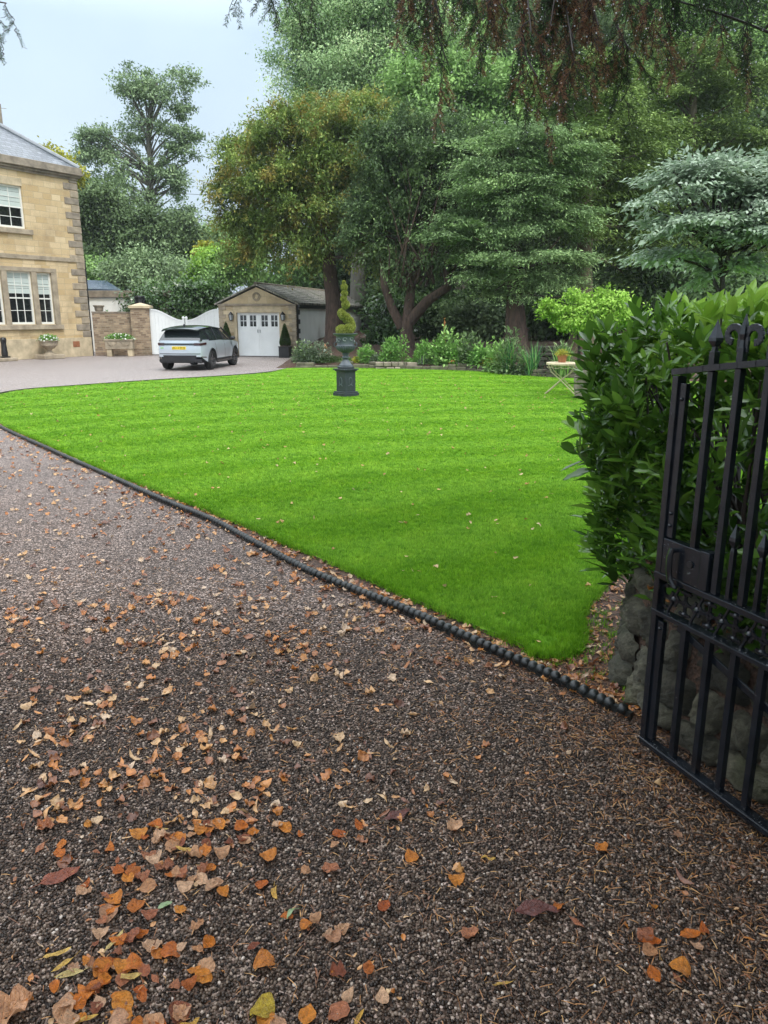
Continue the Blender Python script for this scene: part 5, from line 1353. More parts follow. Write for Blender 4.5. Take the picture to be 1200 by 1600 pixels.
def tree(name,label,cat,base,trunk,lobes,mat,barkm,ncl,npl,cs,lL,lW,style='spray',limbs=14,r0=.4,group=None,fill=.42,flat=.7,tone=.6,lr=.10,extra=None):
    """trunk: list of points up the stem"""
    base=Vector(base); t=thing(name,label,cat,base,0,group); mb=MB(); pts=[Vector(p)-base for p in trunk]; n=len(pts)
    rr=[r0*(1.25 if i==0 else 1-.75*i/(n-1)) for i in range(n)]
    # flare and flutes
    fl=MB(); P=catmull(pts,max(.4,(pts[-1]-pts[0]).length/24)); m=len(P); R_=[np.interp(i/(m-1),np.linspace(0,1,n),rr)*(1+.5*math.exp(-i*1.6)) for i in range(m)]
    fl.tube([p+Vector((random.uniform(-1,1),random.uniform(-1,1),0))*r0*.05 for p in P],R_,12)
    fl.v=[(x*(1+.0),y,z) for x,y,z in fl.v]
    off=np.array(base)
    fo,cc=foliage('crown',mat,lobes,ncl,npl,cs,lL,lW,t,off,style,fill=fill,flat=flat,tone=tone)
    if extra: extra(t,off)
    top=len(P)
    for k in range(limbs):
        c=Vector(cc[random.randrange(len(cc))])-base
        i=int(np.clip(np.interp(c.z,[P[0].z,P[-1].z],[top*.25,top*.95]),top*.2,top-1)); i=max(1,min(top-1,int(i-top*.12)))
        a=P[i]; limb(fl,a,a.lerp(c,.92),max(.03,R_[i]*.5*lr/.1*.8),.02,sag=random.uniform(-.06,.05))
    fl.build('trunk',M[barkm],t,smooth=True,flat_ang=70)
    return t
def gz(x,y): return float(max(-.05,bank_h(x,y)))
def gbase(px,Y,py=560):
    d=ray(px,py); x=d[0]/d[1]*Y; return Vector((x,Y,gz(x,Y)-.05))
def up(base,*pp): return [base]+[Vector(p) for p in pp]

# 1 big yew by the garage
b=gbase(527,34.5); 
tree('yew_tree','broad yew with rusty gold tips spreading over the garage roof','tree',b,up(b,D(524,500,34.5),D(515,420,34.7),D(505,300,35),D(500,200,35)),
 crown([(500,320,110,90),(420,290,80,66),(560,260,100,80),(390,345,52,40),(480,210,90,50),(590,350,60,80),(430,370,56,38),(520,372,48,28),(350,268,24,13),(372,225,24,16,1),(345,295,18,10),(400,200,34,20,1),(380,395,26,22,1),(530,180,80,30,1)],34.8),
 'f_yew_gold','bark_yew',2300,60,.42,.17,.065,limbs=30,r0=.40,fill=.5)
# 2 gnarled yew
b=gbase(636,31); 
def two_stems(t,off):
    m=MB(); B=Vector(off)
    m.tube([p-B for p in (D(628,512,31),D(612,480,31.1),D(600,445,31.3),D(596,400,31.6))],[.20,.17,.14,.08],10)
    m.tube([p-B for p in (D(640,502,31),D(668,470,30.8),D(700,448,30.6),D(697,420,30.6),D(700,380,31))],[.24,.19,.17,.12,.06],10)
    for _ in range(26):
        a=D(random.uniform(600,700),random.uniform(430,450),31); e=D(random.uniform(590,740),random.uniform(250,400),31+random.uniform(-1,1.5)); limb(m,a-B,e-B,.06,.015)
    m.build('forked_stems',M['bark_yew'],t,smooth=True)
tree('gnarled_yew','dark yew with a forked reddish trunk and bare inner branches behind the border','tree',b,up(b,D(636,530,31),D(636,505,31),D(645,430,31.4),D(655,330,31.8)),
 crown([(660,260,75,70),(700,340,62,70),(620,330,60,80),(690,230,60,50),(600,240,50,40),(740,300,45,60),(620,210,50,34),(760,240,46,34),(575,330,40,60),(640,400,70,38),(730,385,45,35)],31.8),
 'f_yew_dark','bark_yew',1700,58,.40,.15,.06,limbs=46,r0=.30,extra=two_stems,fill=.6)
# 3 fibrous conifer with layered boughs
b=gbase(805,28.5)
def ribs(t,off):
    m=MB(); B=Vector(off)
    for k in range(9):
        x0=random.uniform(-16,16); m.tube([p-B for p in (D(805+x0*1.15,555,28.45),D(805+x0,520,28.4),D(804+x0*.8,480,28.5),D(804+x0*.6,430,28.6))],[.13,.09,.08,.04],7)
    for _ in range(12):
        a=D(804,random.uniform(380,460),28.5); e=D(random.uniform(730,890),random.uniform(350,470),28.3+random.uniform(-1,.8)); limb(m,a-B,e-B,.05,.015,sag=.06)
    m.build('bark_ridges',M['bark_yew'],t,smooth=True)
tree('layered_conifer','conifer with drooping layered pale boughs over a stringy reddish trunk','tree',b,up(b,D(805,500,28.5),D(803,420,28.6),D(800,330,28.8),D(800,240,29)),
 crown([(800,300,80,34),(845,350,72,22),(760,360,55,20),(820,400,90,20),(880,330,42,16),(760,420,42,14),(850,432,60,14),(780,250,70,34),(850,270,70,30),(720,400,24,11),(905,400,26,14),(790,455,52,14),(750,300,46,20),(880,240,60,30),(700,340,36,24),(830,215,70,26),(690,370,30,14)],28.6),
 'f_layer','bark_yew',1700,60,.34,.13,.045,'layer',limbs=26,r0=.36,extra=ribs,fill=.6)
# 4,5 straight stems
b=gbase(720,41)
tree('grey_stem_tree','straight tree with a bare grey trunk standing between the two yews','tree',b,up(b,D(720,480,41),D(721,400,41),D(722,300,41),D(725,150,41)),
 crown([(730,180,95,75),(690,120,70,60),(770,250,80,60),(720,320,75,40),(800,150,70,60)],42),'f_mid','bark_grey',1300,50,.75,.22,.11,'broad',limbs=16,r0=.42)
b=gbase(912,31)
tree('tan_stem_conifer','tall conifer with a straight tan trunk behind the small lime green shrub','tree',b,up(b,D(911,500,31),D(912,420,31),D(915,330,31),D(920,150,31.4)),
 crown([(930,270,75,30),(880,220,70,34),(960,200,90,44),(900,300,40,16),(960,330,52,26),(1000,280,60,30),(930,130,90,50),(1010,380,60,42),(915,150,36,24,-2.6),(912,200,38,24,-2.8),(918,255,34,20,-2.8),(908,305,34,18,-2.8),(918,345,28,14,-2.8)],32.5),'f_yellowgreen','bark_tan',1500,52,.5,.16,.06,'layer',limbs=22,r0=.42,fill=.55)
# 6 tall pale tree behind
b=gbase(560,50)
tree('tall_pale_tree','very tall pale green tree rising behind the rusty gold yew','tree',b,up(b,D(560,400,50),D(560,250,50),D(570,100,50),D(580,-20,50)),
 crown([(560,120,100,90),(500,170,60,60),(480,110,38,34),(450,75,24,22),(520,50,60,50),(600,40,90,60),(470,40,30,26),(440,95,16,9),(490,0,45,35),(560,-40,90,50),(640,130,90,90),(432,130,10,6),(465,235,26,22)],50),'f_pale','bark_grey',2800,56,.7,.18,.08,'broad',limbs=34,r0=.5,fill=.55)
b=gbase(700,56)
tree('tall_pale_tree','tall mid green tree behind the grey trunk in the centre of the wood','tree',b,up(b,D(700,400,56),D(700,250,56),D(705,100,56),D(710,-40,56)),
 crown([(690,90,110,90),(760,30,90,70),(650,0,80,60),(780,140,90,70),(700,200,90,60),(830,60,80,70)],56),'f_mid','bark_grey',1900,46,.95,.27,.13,'broad',limbs=14,r0=.5)
b=gbase(850,50)
tree('tall_conifer','tall dark conifer behind the layered conifer','tree',b,up(b,D(850,400,50),D(850,200,50),D(852,50,50),D(855,-60,50)),
 crown([(850,180,90,90),(880,80,90,80),(800,250,70,60),(870,320,110,70),(900,0,80,70),(940,120,70,80),(790,330,70,60)],50),'f_ashy_dark','bark_dark',2000,50,.75,.23,.09,'spray',limbs=14,r0=.5)
b=gbase(1080,36)
tree('golden_conifer','yellow green conifer with feathery tiers behind the silvery leaved tree','tree',b,up(b,D(1080,400,36),D(1080,300,36),D(1082,180,36),D(1084,60,36)),
 crown([(1080,150,75,42),(1020,210,60,36),(1130,220,80,46),(1060,290,90,50),(1100,90,60,36),(1160,130,60,50),(1180,300,70,60),(980,260,45,32),(1090,380,100,60)],36.5),'f_yellowgreen','bark_tan',1800,54,.5,.17,.065,'layer',limbs=20,r0=.4,fill=.55)
b=gbase(1030,52)
tree('tall_pale_tree','tall mid green tree at the back right above the yellow green conifer','tree',b,up(b,D(1030,400,52),D(1030,250,52),D(1035,100,52),D(1040,-40,52)),
 crown([(1010,80,100,80),(1090,20,100,80),(960,0,80,70),(1150,90,90,90),(1050,170,110,70),(1200,20,90,90),(1230,180,80,120)],53),'f_mid','bark_grey',2100,46,.9,.25,.12,'broad',limbs=14,r0=.5)
b=gbase(1180,44)
tree('woodland_tree','dark broadleaf tree at the right edge behind the laurel hedge','tree',b,up(b,D(1180,400,44),D(1180,250,44),D(1185,120,44)),
 crown([(1180,330,90,110),(1080,400,90,80),(1250,250,90,120),(1150,240,80,70)],44),'f_wood','bark_dark',900,36,.8,.30,.17,'broad',limbs=10,r0=.4)
# deep woodland behind, tree by tree
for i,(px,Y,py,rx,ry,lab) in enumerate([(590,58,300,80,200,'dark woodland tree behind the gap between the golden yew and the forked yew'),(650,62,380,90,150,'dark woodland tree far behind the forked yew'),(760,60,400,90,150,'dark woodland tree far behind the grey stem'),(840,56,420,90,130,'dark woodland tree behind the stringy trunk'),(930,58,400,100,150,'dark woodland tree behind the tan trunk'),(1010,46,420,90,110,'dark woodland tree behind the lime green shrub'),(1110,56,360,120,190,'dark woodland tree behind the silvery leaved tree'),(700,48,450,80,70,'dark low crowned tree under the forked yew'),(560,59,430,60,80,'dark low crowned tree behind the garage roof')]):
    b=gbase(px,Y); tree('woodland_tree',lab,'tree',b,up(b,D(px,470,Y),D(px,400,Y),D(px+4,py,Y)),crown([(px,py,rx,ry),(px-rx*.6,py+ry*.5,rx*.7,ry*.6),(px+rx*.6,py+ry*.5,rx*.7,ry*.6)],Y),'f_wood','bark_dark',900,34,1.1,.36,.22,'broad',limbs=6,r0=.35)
# understorey
def shrub(name,label,px,py,Y,rx,ry,mat,ncl=150,npl=36,cs=.35,lL=.14,lW=.07,style='broad',lobes=None,group=None,base=None,cat='shrub',flat=.7,fill=.45,stem=True):
    c=D(px,py,Y); g=gz(c.x,c.y); t=thing(name,label,cat,(c.x,c.y,g-.02),0,group); off=np.array(t.location)
    L=crown(lobes or [(px,py,rx,ry)],Y); L=[(q[0],q[1]) for q in L]
    fo,cc=foliage('leaves',mat,L,ncl,npl,cs,lL,lW,t,off,style,fill=fill,flat=flat)
    if stem:
        mb=MB()
        for k in range(7):
            e=Vector(cc[random.randrange(len(cc))]-off); limb(mb,(random.uniform(-.1,.1),random.uniform(-.1,.1),-.05),e*.9,.03,.008)
        mb.build('stems',M['twig'],t,smooth=True)
    return t
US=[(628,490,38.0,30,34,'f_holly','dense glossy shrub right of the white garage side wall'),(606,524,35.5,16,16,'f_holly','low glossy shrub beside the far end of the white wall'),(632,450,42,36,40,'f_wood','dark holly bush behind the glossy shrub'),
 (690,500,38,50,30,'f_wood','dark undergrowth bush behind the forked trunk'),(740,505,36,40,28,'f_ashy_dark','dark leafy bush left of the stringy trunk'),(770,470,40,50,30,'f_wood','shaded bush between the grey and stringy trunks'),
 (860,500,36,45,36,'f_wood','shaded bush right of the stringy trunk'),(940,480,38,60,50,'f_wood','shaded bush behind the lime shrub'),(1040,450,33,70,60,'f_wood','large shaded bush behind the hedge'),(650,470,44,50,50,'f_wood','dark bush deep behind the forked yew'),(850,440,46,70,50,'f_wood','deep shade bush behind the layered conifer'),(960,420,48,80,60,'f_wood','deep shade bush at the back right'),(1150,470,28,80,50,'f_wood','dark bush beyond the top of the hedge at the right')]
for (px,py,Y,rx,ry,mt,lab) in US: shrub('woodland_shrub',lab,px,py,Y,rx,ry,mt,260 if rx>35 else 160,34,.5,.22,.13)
# 7 silvery leaved tree on the right
b=gbase(1130,15.5)
tree('silver_leaved_tree','spreading young tree with pale silvery wet leaves above the laurel hedge','tree',b,up(b,D(1130,480,15.5),D(1125,400,15.5),D(1120,320,15.5)),
 crown([(1100,270,70,22),(1060,300,60,16),(1150,300,75,30),(1090,345,75,18),(1020,292,26,9),(1180,360,60,36),(1070,390,62,18),(1130,410,70,24),(1190,250,40,20),(1040,420,26,10),(1120,244,30,10),(1210,310,50,50)],15.5),'f_silver','bark_dark',620,30,.24,.125,.062,'layer',limbs=30,r0=.09,fill=.55,lr=.10)
# 8 lime shrub
b=gbase(905,20.5)
tree('lime_maple','small bright lime green maple with flat spreading layers beside the hedge','tree',b,up(b,D(905,545,20.5),D(900,515,20.5),D(898,490,20.5)),
 crown([(905,482,38,13),(868,488,24,9),(945,484,42,17),(915,500,46,15),(885,498,30,10),(985,500,30,22),(858,474,12,6),(930,465,26,9),(848,490,12,7,-.3),(880,512,16,9,.3),(935,514,26,12),(900,464,12,5),(965,470,24,10)],20.5),'f_lime','bark_dark',420,34,.17,.09,.06,'broad',limbs=18,r0=.05,fill=.55,lr=.3)
# left background
b=gbase(232,62); 
tree('tall_ash_tree','tall open grey green tree with a visible trunk standing against the sky','tree',b,up(b,D(232,400,62),D(233,330,62),D(236,270,62),D(232,200,62),D(245,130,62)),
 crown([(210,125,38,22),(270,125,42,24),(235,155,52,26),(292,165,22,28),(262,200,40,30),(205,190,22,22),(180,222,40,26),(150,240,32,34),(200,262,38,28),(285,235,26,28),(300,215,14,26),(262,275,32,30),(160,290,42,40),(285,290,22,22),(200,320,50,36),(270,335,34,28),(135,215,16,12),(205,150,26,16)],62),'f_ash','bark_grey',1450,17,.42,.24,.12,'broad',limbs=80,r0=.45,fill=.55,flat=.55,lr=.13)
b=gbase(160,55)
tree('round_dark_tree','dense dull green tree between the house corner and the tall open tree','tree',b,up(b,D(160,420,55),D(160,360,55),D(160,290,55)),
 crown([(165,330,48,60),(215,360,52,46),(270,370,44,36),(140,380,34,50),(120,300,14,40),(300,385,30,22),(180,400,60,30)],55),'f_ashy_dark','bark_dark',1500,44,.7,.24,.13,'broad',limbs=10,r0=.4)
b=gbase(88,50)
tree('golden_tipped_tree','yellowing tree top just showing above the slate roof','tree',b,up(b,D(88,400,50),D(88,300,50),D(86,250,50)),crown([(84,262,20,28),(72,240,9,8),(105,275,16,20),(95,246,9,7)],50),'f_gold','bark_dark',150,30,.5,.26,.15,'broad',limbs=8,r0=.2)
shrub('round_bush','large rounded pale grey green bush above the white gates',240,425,47,62,34,'f_ash',420,34,.6,.22,.12,lobes=[(240,425,58,32),(200,440,34,26),(285,435,34,26)])
shrub('round_bush','small light green tree beside the house corner above the outbuilding',150,430,50,26,36,'f_mid',200,34,.6,.25,.14,lobes=[(148,425,22,36),(175,450,24,22)])
shrub('evergreen_bush','dark glossy evergreen bush directly behind the white gates',265,465,42,56,32,'f_holly',420,34,.5,.20,.12,lobes=[(262,462,52,26),(225,468,28,24),(310,468,28,26),(270,490,70,18)])
shrub('leafy_bush','lime green leafy bush behind the right hand gate leaf',325,430,46,28,24,'f_lime',190,32,.5,.22,.13,lobes=[(322,432,20,18),(335,405,18,16),(300,445,14,14)])
shrub('leafy_bush','mid green tangled bush left of the garage gable',355,435,45,34,36,'f_mid',300,34,.5,.20,.11,lobes=[(352,440,30,32),(375,410,30,30),(335,465,26,20)])
shrub('tree_bush','soft green tree crown between the open sky and the rusty gold yew',350,390,58,44,36,'f_pale',320,32,.8,.30,.17,lobes=[(345,392,40,28),(320,400,28,20),(380,375,34,30),(330,372,16,12)])
shrub('tree_bush','far green tree low on the skyline behind the white gates',290,400,70,50,26,'f_mid',260,30,.9,.36,.2,lobes=[(290,400,50,24),(330,385,30,18)])
shrub('leafy_bush','broad green bush filling the gap above the garage roof',450,430,58,60,30,'f_mid',420,34,.6,.24,.13,lobes=[(450,430,50,26),(420,445,30,18),(500,440,40,30),(540,440,30,24)])
c=D(318,385,50); shrub('autumn_bush','small yellow orange autumn tree top left of the rusty gold yew',318,385,50,10,10,'f_gold',30,30,.3,.2,.12)
# ------------------------------------------------------------ clipped conifers in boxes
def cone_tree(label,p,h,r,box,grp,z0=0):
    bx=None
    if box:
        bx=thing('box_planter','black square planter '+box,'planter',p,gth,grp+' planters')
        mb=MB(); mb.bb(-.24,.24,-.24,.24,0,.46); mb.bb(-.26,.26,-.26,.26,.462,.50); mb.build('box',M['black'],bx,bevel=.008); MB().bb(-.22,.22,-.22,.22,.501,.506).build('earth',M['soil'],bx)
        p=Vector(p)+Vector((0,0,.50))
    t=thing('cone_topiary',label,'topiary',p,0,grp); n=9000; zz=1-np.sqrt(rng.random(n)); zz=zz*h; rr=r*(1-zz/h)**.85*np.minimum(1,.72+zz*2)*rng.uniform(.86,1.04,n); a=rng.uniform(0,2*PI,n)
    P=np.stack([rr*np.cos(a),rr*np.sin(a),zz+.02],1); dr=np.stack([np.cos(a),np.sin(a),np.full(n,.8)],1)+rng.normal(0,.4,(n,3)); nr=np.stack([np.cos(a),np.sin(a),np.full(n,.3)],1)+rng.normal(0,.4,(n,3))
    scatter(QT,QF,P,basis(dr,nr),np.stack([rng.uniform(.03,.06,n),rng.uniform(.015,.03,n),np.full(n,.04)],1),rng.random(n),'foliage',M['f_cone'],t)
    MB().lathe([(r*.85,.03),(r*.8,h*.3),(r*.45,h*.65),(.01,h*.93)],n=12).build('inner_growth',M['twig'],t)
p=frame_pt(gar,-.40,.42); cone_tree('clipped cone conifer in a black planter right of the garage doors',p,.98,.27,'under the cone conifer right of the garage doors','cone conifers by the garage doors')
p=frame_pt(gar,-3.22,.42); cone_tree('clipped cone conifer left of the garage doors, half hidden by the car',p,1.05,.27,'behind the car left of the garage doors','cone conifers by the garage doors')
for s,lab in ((3.6,'dark pointed conifer nearer the garage corner against the white side wall'),(11.5,'dark pointed conifer at the far end of the white side wall')):
    a=gth+PI/2; p=Vector((GR.x+math.cos(a)*s+.65*math.cos(gth),GR.y+math.sin(a)*s+.65*math.sin(gth),0)); p.z=gz(p.x,p.y)
    tz=p.z; pl_=thing('dark_pot','dark pot under the pointed conifer '+('nearer the garage corner' if s<5 else 'at the far end of the white wall'),'pot',p); MB().lathe([(.2,0),(.26,.35),(.28,.36),(.28,.40),(.2,.40)],n=12).build('pot',M['black'],pl_)
    cone_tree(lab,p+Vector((0,0,.4)),1.0 if s<5 else 1.1,.26,None,'pointed conifers along the white side wall')
# ------------------------------------------------------------ golden spiral topiary in the urn
tt=thing('spiral_topiary','golden green spiral topiary growing in the tall grey urn','topiary',pc+Vector((0,0,.69+.70))); tt.scale=(.70,.70,.86)
PP=[];DD=[]
def blobs(c,r,n):
    d=rng.normal(size=(n,3)); d/=np.linalg.norm(d,axis=1,keepdims=True); PP.append(np.array(c)+d*np.array(r)*rng.uniform(.85,1.05,(n,1))); DD.append(d)
core=MB()
def sp(t): # spiral path: wide at the foot, narrowing upwards
    return None
seq=[(-.10,-.03,.12,.20,.13),(-.02,-.10,.11,.17,.12),(.12,-.07,.15,.16,.13),(.19,.02,.22,.13,.14),(.15,.06,.32,.12,.13),(.05,-.02,.42,.12,.12),(-.06,-.08,.50,.12,.10),(-.13,-.02,.56,.10,.09),(-.08,.05,.60,.08,.07)]
for (x,y,z,r,rz_) in seq: blobs((x,y,z),(r,r,rz_),2600); core.ball((x,y,z),1,10,6,sc=(r*.88,r*.88,rz_*.88))
for (x,y,z,r) in ((.02,0,.78,.115),(-.04,0,.93,.085),(-.015,0,1.07,.085),(-.02,0,1.22,.085),(-.03,0,1.34,.03)): blobs((x,y,z),(r,r,r*.85),1900); core.ball((x,y,z),r*.86,10,6)
Pp=np.concatenate(PP); Dd=np.concatenate(DD); n=len(Pp); kp=np.ones(n,bool)
for (x,y,z,r,rz_) in seq:
    e=((Pp-np.array([x,y,z]))/np.array([r,r,rz_])); kp&=(np.linalg.norm(e,axis=1)>.82)
Pp=Pp[kp];Dd=Dd[kp]; n=len(Pp)
scatter(QT,QF,Pp,basis(Dd+rng.normal(0,.6,(n,3)),Dd+rng.normal(0,.6,(n,3))),np.stack([rng.uniform(.025,.045,n),rng.uniform(.014,.024,n),np.full(n,.03)],1),rng.random(n),'foliage',M['f_top'],tt)
core.build('inner_growth',plain('inner topiary growth',(.10,.11,.03),.9),tt,smooth=True); MB().tube([(0,0,0),(.0,0,.6),(-.01,0,1.3)],.014,6).build('stem',M['twig'],tt)
# flowers in urn, trough, pot
def bouquet(name,label,c,r,n,mat,pm=None,npet=0,ls=.05,cat='flowers',up_=1,pr=.02):
    t=thing(name,label,cat,c); d=rng.normal(size=(n,3)); d[:,2]=np.abs(d[:,2])*up_; d/=np.linalg.norm(d,axis=1,keepdims=True); P=d*np.array(r)*rng.uniform(.4,1.05,(n,1))
    scatter(QT,QF,P,basis(d+rng.normal(0,.6,(n,3)),np.array([0,0,1.])+rng.normal(0,.5,(n,3))),np.stack([rng.uniform(.7,1.3,n)*ls,rng.uniform(.4,.6,n)*ls,np.full(n,ls)],1),rng.random(n),'leaves',M[mat],t)
    if pm:
        mb=MB()
        for k in range(npet):
            q=rng.normal(size=3); q[2]=abs(q[2]); q/=np.linalg.norm(q); q=q*np.array(r)*rng.uniform(.85,1.1); mb.ball(tuple(q),pr*random.uniform(.7,1.4),6,4,sc=(1,1,.7))
        mb.build('flowers',M[pm],t)
    return t
bouquet('bedding_flowers','white flowers and trailing leaves in the stone urn below the window',ur.location+Vector((0,0,.57)),(.42,.42,.26),900,'f_bed','petal',46,.08,pr=.035)
bouquet('bedding_flowers','white flowers filling the mossy stone trough',tr.location+Vector((0,0,.76)),(.68,.28,.26),1200,'f_bed','petal',46,.09,pr=.035)
bouquet('pot_plant','yellow green leafy plant in the terracotta pot on the table',fp.location+Vector((0,0,.16)),(.17,.17,.12),420,'f_gold',None,0,.05)
# ------------------------------------------------------------ the border at the back of the lawn
def plant(label,px,py,rx,ry,mat,n=900,ls=.09,lw=.5,Y=None,name='border_plant',style='mound',cat='plant'):
    """low plants: py is the centre of what shows, rx and ry its half size in the photograph"""
    x0=G(px,577).x; Y=Y or float(yb(x0))+.45; c=D(px,py,Y); g=gz(c.x,Y); sc=Y/1240; r=np.array([rx*sc,max(.25,rx*sc*.7),ry*sc*1.3]); top=c.z+ry*sc
    t=thing(name,label,cat,(c.x,Y,g)); h=max(.15,(top-g)*.82); d=rng.normal(size=(n,3)); d[:,2]=np.abs(d[:,2]); d/=np.linalg.norm(d,axis=1,keepdims=True)
    f=rng.random((n,1))**.4*(1+.18*np.sin(d[:,:1]*7+rng.uniform(0,6))*np.sin(d[:,1:2]*6)); P=d*np.array([r[0],r[1],h])*f
    dr=d+rng.normal(0,.6,(n,3)); nr=np.array([0,0,1.])+d*.4+rng.normal(0,.4,(n,3))
    scatter(QT,QF,P,basis(dr,nr),np.stack([rng.uniform(.6,1.4,n)*ls,rng.uniform(.7,1.2,n)*ls*lw,np.full(n,ls)],1),np.clip(.6*(f[:,0])*rng.uniform(.5,1.2,n)+.2*rng.random(n),0,1),'leaves',M[mat],t)
    return t
B_=[('grey green leafy mound at the gravel corner of the border',478,553,24,13,'f_bedgrey',1100,.10),('grey leaved mound beside the terracotta ornament',500,540,22,12,'f_bedgrey',900,.10),('spreading green shrub under the garage side wall',475,535,20,10,'f_ashy_dark',800,.10),
 ('clipped low box edging left of the urn pedestal',515,562,30,8,'f_cone',2200,.05),('low box edging showing just left of the urn foot',480,565,14,6,'f_cone',900,.05),('bright green leafy mound right of the urn',572,552,16,16,'f_bed',900,.10),('small yellow leaved plant beside the urn foot',556,565,7,8,'f_gold',350,.08),
 ('grey blue plant right of the bright green mound',588,562,12,11,'f_bedgrey',700,.08),('fine leaved green mound behind the border right of the urn',610,538,16,18,'f_bed',800,.13),('green leafy clump left of the dark stone slab',600,560,8,10,'f_bed',400,.08),
 ('bright green nettle like plant right of the mulch patch',662,545,16,18,'f_bed',900,.12),('grey green bushy mound at the lawn edge',670,563,22,12,'f_bedgrey',1300,.08),('tall green perennial behind the grey green mound',690,540,16,22,'f_bed',700,.14),('green hosta like clump in the middle of the border',715,548,20,18,'f_bed',900,.15),
 ('blue green leafy clump beside the red flower',722,565,13,12,'f_bedgrey',700,.10),('broad leaved green clump left of the blade leaved plants',752,548,22,16,'f_bed',900,.15),('arching fern under the stringy trunk',778,532,20,14,'f_mid',900,.13),('low golden plant on the stone edging',757,568,10,7,'f_gold',380,.07),('golden yellow plant behind the stone edging',768,557,9,6,'f_gold',300,.07),
 ('pale green trailing plant below the blade leaved plants',830,582,14,5,'f_bedgrey',600,.06),('low green ground cover left of the blade leaved plants',785,572,10,7,'f_bed',400,.07),('dark leafy plant behind the white table',880,545,16,20,'f_ashy_dark',700,.14),('small green plant at the back of the mulch patch',628,520,10,12,'f_bed',300,.12),('dark green clump behind the tall perennial',700,518,30,14,'f_mid',900,.15),('dark green clump behind the fern',800,515,24,14,'f_ashy_dark',700,.15),
 ('shaded clump at the foot of the grey stem tree',735,520,20,14,'f_ashy_dark',600,.15)]
for q in B_: plant(*q)
ADJ=['bright','dull','grey','dark','yellowish','feathery','broad leaved','fine leaved']
for k,(px,py,mt,wh) in enumerate([(489,571,'f_bed','left of the low box edging'),(541,571,'f_ashy_dark','behind the urn foot'),(603,573,'f_bedgrey','beside the dark stone slab'),(645,572,'f_bed','right of the dark stone slab'),(655,560,'f_mid','at the right end of the mulch patch'),(700,573,'f_ashy_dark','left of the red flower'),(738,574,'f_bed','right of the red flower'),(745,560,'f_bedgrey','behind the golden plants'),(785,560,'f_mid','left of the iris clumps'),(812,574,'f_bedgrey','between the two iris clumps'),(850,588,'f_bed','right of the iris clumps'),(818,545,'f_ashy_dark','behind the pair of iris clumps')]):
    plant('small %s tuft spilling over the border edge %s'%(ADJ[k%8],wh),px,py,random.uniform(6,11),random.uniform(4,8),mt,420,random.uniform(.06,.12),lw=random.choice([.25,.5,.6]))
def blades(label,px,pyb,h,n,w=.03,sp_=.5,mat='f_iris',Y=None):
    x0=G(px,577).x; Y=Y or float(yb(x0))+.25; c=D(px,pyb,Y); g=gz(c.x,Y); t=thing('iris_clump',label,'plant',(c.x,Y,g),0,'iris clumps along the border'); V=[];Fq=[]
    for k in range(n):
        a=random.uniform(0,6.28); ln=random.uniform(.05,1)*sp_; hh=h*random.uniform(.6,1.05); bx,by=random.gauss(0,.08),random.gauss(0,.08); m=len(V); bend=random.random()**2
        for i in range(6):
            u=i/5; ww=w*(1-u**2.5)*.5+.001; rr=ln*hh*(u**2)*(1+bend); zz=hh*(u-.35*bend*u**3*ln*2); x=bx+math.cos(a)*rr; y=by+math.sin(a)*rr; V+=[(x-math.sin(a)*ww,y+math.cos(a)*ww,zz),(x+math.sin(a)*ww,y-math.cos(a)*ww,zz)]
        for i in range(5): Fq.append((m+2*i,m+2*i+1,m+2*i+3,m+2*i+2))
    quick('blades',np.array(V),np.array(Fq),M[mat],t,{'rnd':np.repeat(rng.random(n),5)})
blades('tall blade leaved iris clump left of the pair by the stone edging',796,560,1.25,70)
blades('iris clump with yellowing base leaves nearer the small table',832,565,1.15,80,Y=24.3)
blades('short strappy leaved clump right of the red flower',742,566,.6,50,w=.02)
blades('short strappy leaved clump at the mulch patch',655,566,.55,44,w=.02,mat='f_bed')
blades('darker iris clump behind the cream table',880,560,1.2,90,mat='f_mid')
# rusty flower spike
x0=G(694,577); Y=float(yb(x0.x))+.6; c=D(694,545,Y); sp_t=thing('flower_spike','tall rusty orange flower spike standing in the middle of the border','plant',(c.x,Y,gz(c.x,Y)))
mb=MB(); hh=D(694,497,Y).z-gz(c.x,Y); mb.tube([(0,0,0),(.02,0,hh*.5),(-.01,0,hh)],[.014,.012,.006],6); 
for k in range(110):
    u=random.uniform(.45,1); mb.ball((random.gauss(0,.022),random.gauss(0,.022),hh*u),random.uniform(.012,.022)*(1.25-u*.5),5,4)
mb.build('spike',plain('rusty seed heads',(.36,.15,.045),.8,var=.3),sp_t)
rf_=bouquet('red_flower','small orange red flower at the front of the border',D(707,567,float(yb(G(707,577).x))+.1),(.10,.10,.08),60,'f_bed','petal_red',8,.05,cat='flower',pr=.03)
# stone edging of the border, stone by stone
k=0
edge_pts=[(-3.2,28.05),(-.9,28.02),(1.8,27.05),(3.43,26.1),(4.72,24.1),(5.7,23.4),(8.5,22.2)]
ec=catmull(edge_pts,.1); i=0; V_=[]
kt=thing('stone_edging','low weathered stone edging along the back of the lawn','edging',ec[0]); mb=MB()
while i<len(ec)-6:
    L=random.randint(3,7); L=min(L,len(ec)-1-i); a=ec[i]; b_=ec[i+L]; m=(a+b_)/2; ang=math.atan2(b_.y-a.y,b_.x-a.x); w_=(b_-a).length-.02
    for (z0,hh_) in ((.0,random.uniform(.10,.16)),):
        mb.box((m.x-ec[0].x,m.y-ec[0].y+.12,z0+hh_/2),(w_,.26,hh_),ang); 
        if m.x>2.2 or random.random()<.45: mb.box((m.x-ec[0].x+random.uniform(-.03,.03),m.y-ec[0].y+.17,z0+hh_+.055),(w_*.95,.25,.10),ang+random.uniform(-.04,.04))
    i+=L
